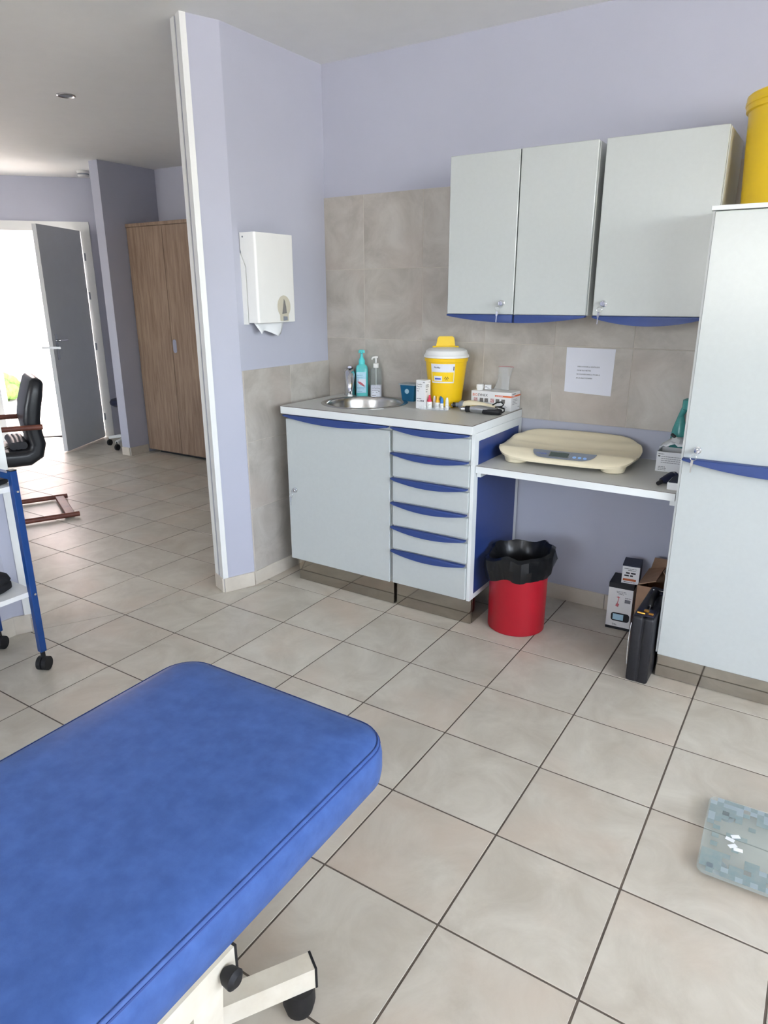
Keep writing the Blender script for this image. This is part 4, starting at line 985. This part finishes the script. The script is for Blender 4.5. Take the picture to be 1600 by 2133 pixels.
t2 = thing('spectacles_case', 'dark glasses case on the upper shelf of the trolley', 'case', (-.262, -1.195, .757), .4)
B().box(-.02, .02, -.05, .05, 0, .02, .008, 3).build('case_body', 'black', t2)

# ================================================================== OFFICE CHAIR BEYOND THE OPENING
fdir = Vector((-.42, -.90, 0)).normalized()
t = thing('visitor_chair', 'black leather armchair on a mahogany sled frame in the next room', 'chair', (-2.10, .21, 0), math.atan2(fdir.y, fdir.x))
path = [(.098, .925), (.101, .918), (.106, .900), (.125, .83), (.150, .74), (.166, .66), (.160, .58), (.148, .51), (.165, .452), (.215, .425), (.30, .425), (.45, .435), (.60, .440), (.66, .425)]
th = [.010, .028, .040, .046, .050, .050, .047, .046, .048, .050, .050, .050, .046, .030]
rings = []
for k, (x, z) in enumerate(path):
    a = path[max(0, k-1)]; c = path[min(len(path)-1, k+1)]
    tx, tz = c[0]-a[0], c[1]-a[1]; ln = math.hypot(tx, tz); nx_, nz_ = -tz/ln, tx/ln
    h_ = th[k]; hw = (.19, .215, .228)[k] if k < 3 else .235
    rings.append([(x + nx_*q[1], q[0], z + nz_*q[1]) for q in rrect(-hw, hw, -h_, h_, h_*.7, 4)])
B().loft(rings).build('seat_shell', 'chairleather', t, ang=50)
for k in (-1, 1):
    B().tube([(-.03, k*.255, .022), (.30, k*.255, .022), (.60, k*.255, .022), (.645, k*.255, .045), (.655, k*.255, .10), (.640, k*.262, .50), (.625, k*.265, .60), (.58, k*.268, .630), (.40, k*.268, .632), (.115, k*.268, .628)], .017, 12).build('arm_and_runner', 'mahog', t, ang=60)
B().box(-.005, .055, -.255, .255, .012, .032, .004).build('rear_bar', 'mahog', t); B().box(.42, .47, -.255, .255, .355, .380, .004).build('seat_rail', 'mahog', t)
for k in (-1, 1): B().box(.42, .66, k*.25 - .012, k*.25 + .012, .355, .380, .003).build('seat_arm', 'mahog', t)
t2 = thing('magazine', 'open magazine lying on the seat of the leather armchair', 'magazine', tuple(Vector((-2.10, .21, .476)) + fdir*.47 + Vector((.9, -.42, 0))*.05), .5)
B().box(-.14, .14, -.10, .10, 0, .006).box(-.12, .13, -.10, .09, .006, .012, rot=Matrix.Rotation(.12, 4, 'Z')).build('pages', 'magazine', t2, smooth=False)
t2 = thing('back_cushion', 'grey ribbed lumbar cushion in the corner of the leather armchair', 'cushion', tuple(Vector((-2.10, .21, .474)) + fdir*.255), math.atan2(fdir.y, fdir.x))
b = B()
for k in range(3): b.tube([(-.022 + k*.028, -.17, .030), (-.026 + k*.028, 0, .034), (-.022 + k*.028, .17, .030)], .026, 10)
b.build('cushion_body', 'grey', t2, ang=60)
t2.children[0].data.materials[0] = M['leather']

# ================================================================== WARDROBE AND THE REST OF THE NEXT ROOM
t = thing('wardrobe', 'grey oak veneer wardrobe with two tall doors in the alcove', 'wardrobe', (-3.098, 1.725, 0))
B().box(0, .92, .020, .365, .03, 1.985).build('carcass', 'oak', t, smooth=False); B().box(-.004, .924, -.004, .365, 1.985, 2.012, .001).build('top_board', 'oak', t)
B().box(.10, .90, .05, .33, .001, .03).build('plinth', 'black', t, smooth=False)
for k, (a, c) in enumerate(((.002, .452), (.456, .918))):
    d = B().box(a, c, 0, .019, .032, 1.983, .0015).build('door', 'oak', t)
    if k: 
        B().prism(rrect(.012, .058, .94, 1.055, .020, 6), .003, frame((.456, .0, 0), (1, 0, 0), (0, 0, 1))).build('handle_plate', 'chrome', d)
        B().prism(rrect(.021, .049, .955, 1.040, .012, 6), .0036, frame((.456, .0, 0), (1, 0, 0), (0, 0, 1))).build('handle_recess', 'chrome', d)
t = thing('rolling_stool', 'white-framed rolling stool with dark round seat in the recess behind the stub wall', 'stool', (-3.46, 1.83, 0), 0.2)
for a in (200, 272, 344, 56, 128):
    a = math.radians(a); e = Vector((.24*math.cos(a), .24*math.sin(a), 0))
    B().tube([(0, 0, .105), tuple(e*.5 + Vector((0, 0, .095))), tuple(e + Vector((0, 0, .080)))], [.022, .019, .016], 10).build('base_arm', 'white', t, ang=60)
    B().cyl(tuple(e + Vector((-.01, 0, .03))), tuple(e + Vector((.01, 0, .03))), .03, n=16).cyl(tuple(e + Vector((0, 0, .05))), tuple(e + Vector((0, 0, .085))), .006, n=8).build('castor', 'rubber', t)
B().cyl((0, 0, .09), (0, 0, .40), .024, n=16).build('column', 'chrome', t)
B().lathe([(.03, .395), (.15, .400), (.175, .418), (.178, .44), (.165, .462), (.12, .475), (.001, .478)], (0, 0, 0), 32).build('seat', 'navy', t)
t = thing('downlight', 'round recessed spot light in the white ceiling', 'ceiling light', (-1.585, .235, H))
B().lathe([(.050, 0), (.050, -.004), (.044, -.007), (.036, -.004), (.034, .0)], (0, 0, 0), 32, cap=False).build('trim_ring', 'silver', t); B().lathe([(.034, -.001), (.001, -.001)], (0, 0, 0), 24, cap=False).build('lamp_face', 'grey', t)
t = thing('smoke_detector', 'white round smoke detector on the ceiling over the open door', 'smoke detector', (-3.70, 1.80, H))
B().lathe([(.055, 0), (.055, -.015), (.050, -.020), (.050, -.036), (.040, -.048), (.001, -.050)], (0, 0, 0), 32).build('detector_body', 'lampw', t)
B().lathe([(.0505, -.022), (.0505, -.033)], (0, 0, 0), 32, cap=False).build('vent_ring', 'grey', t)
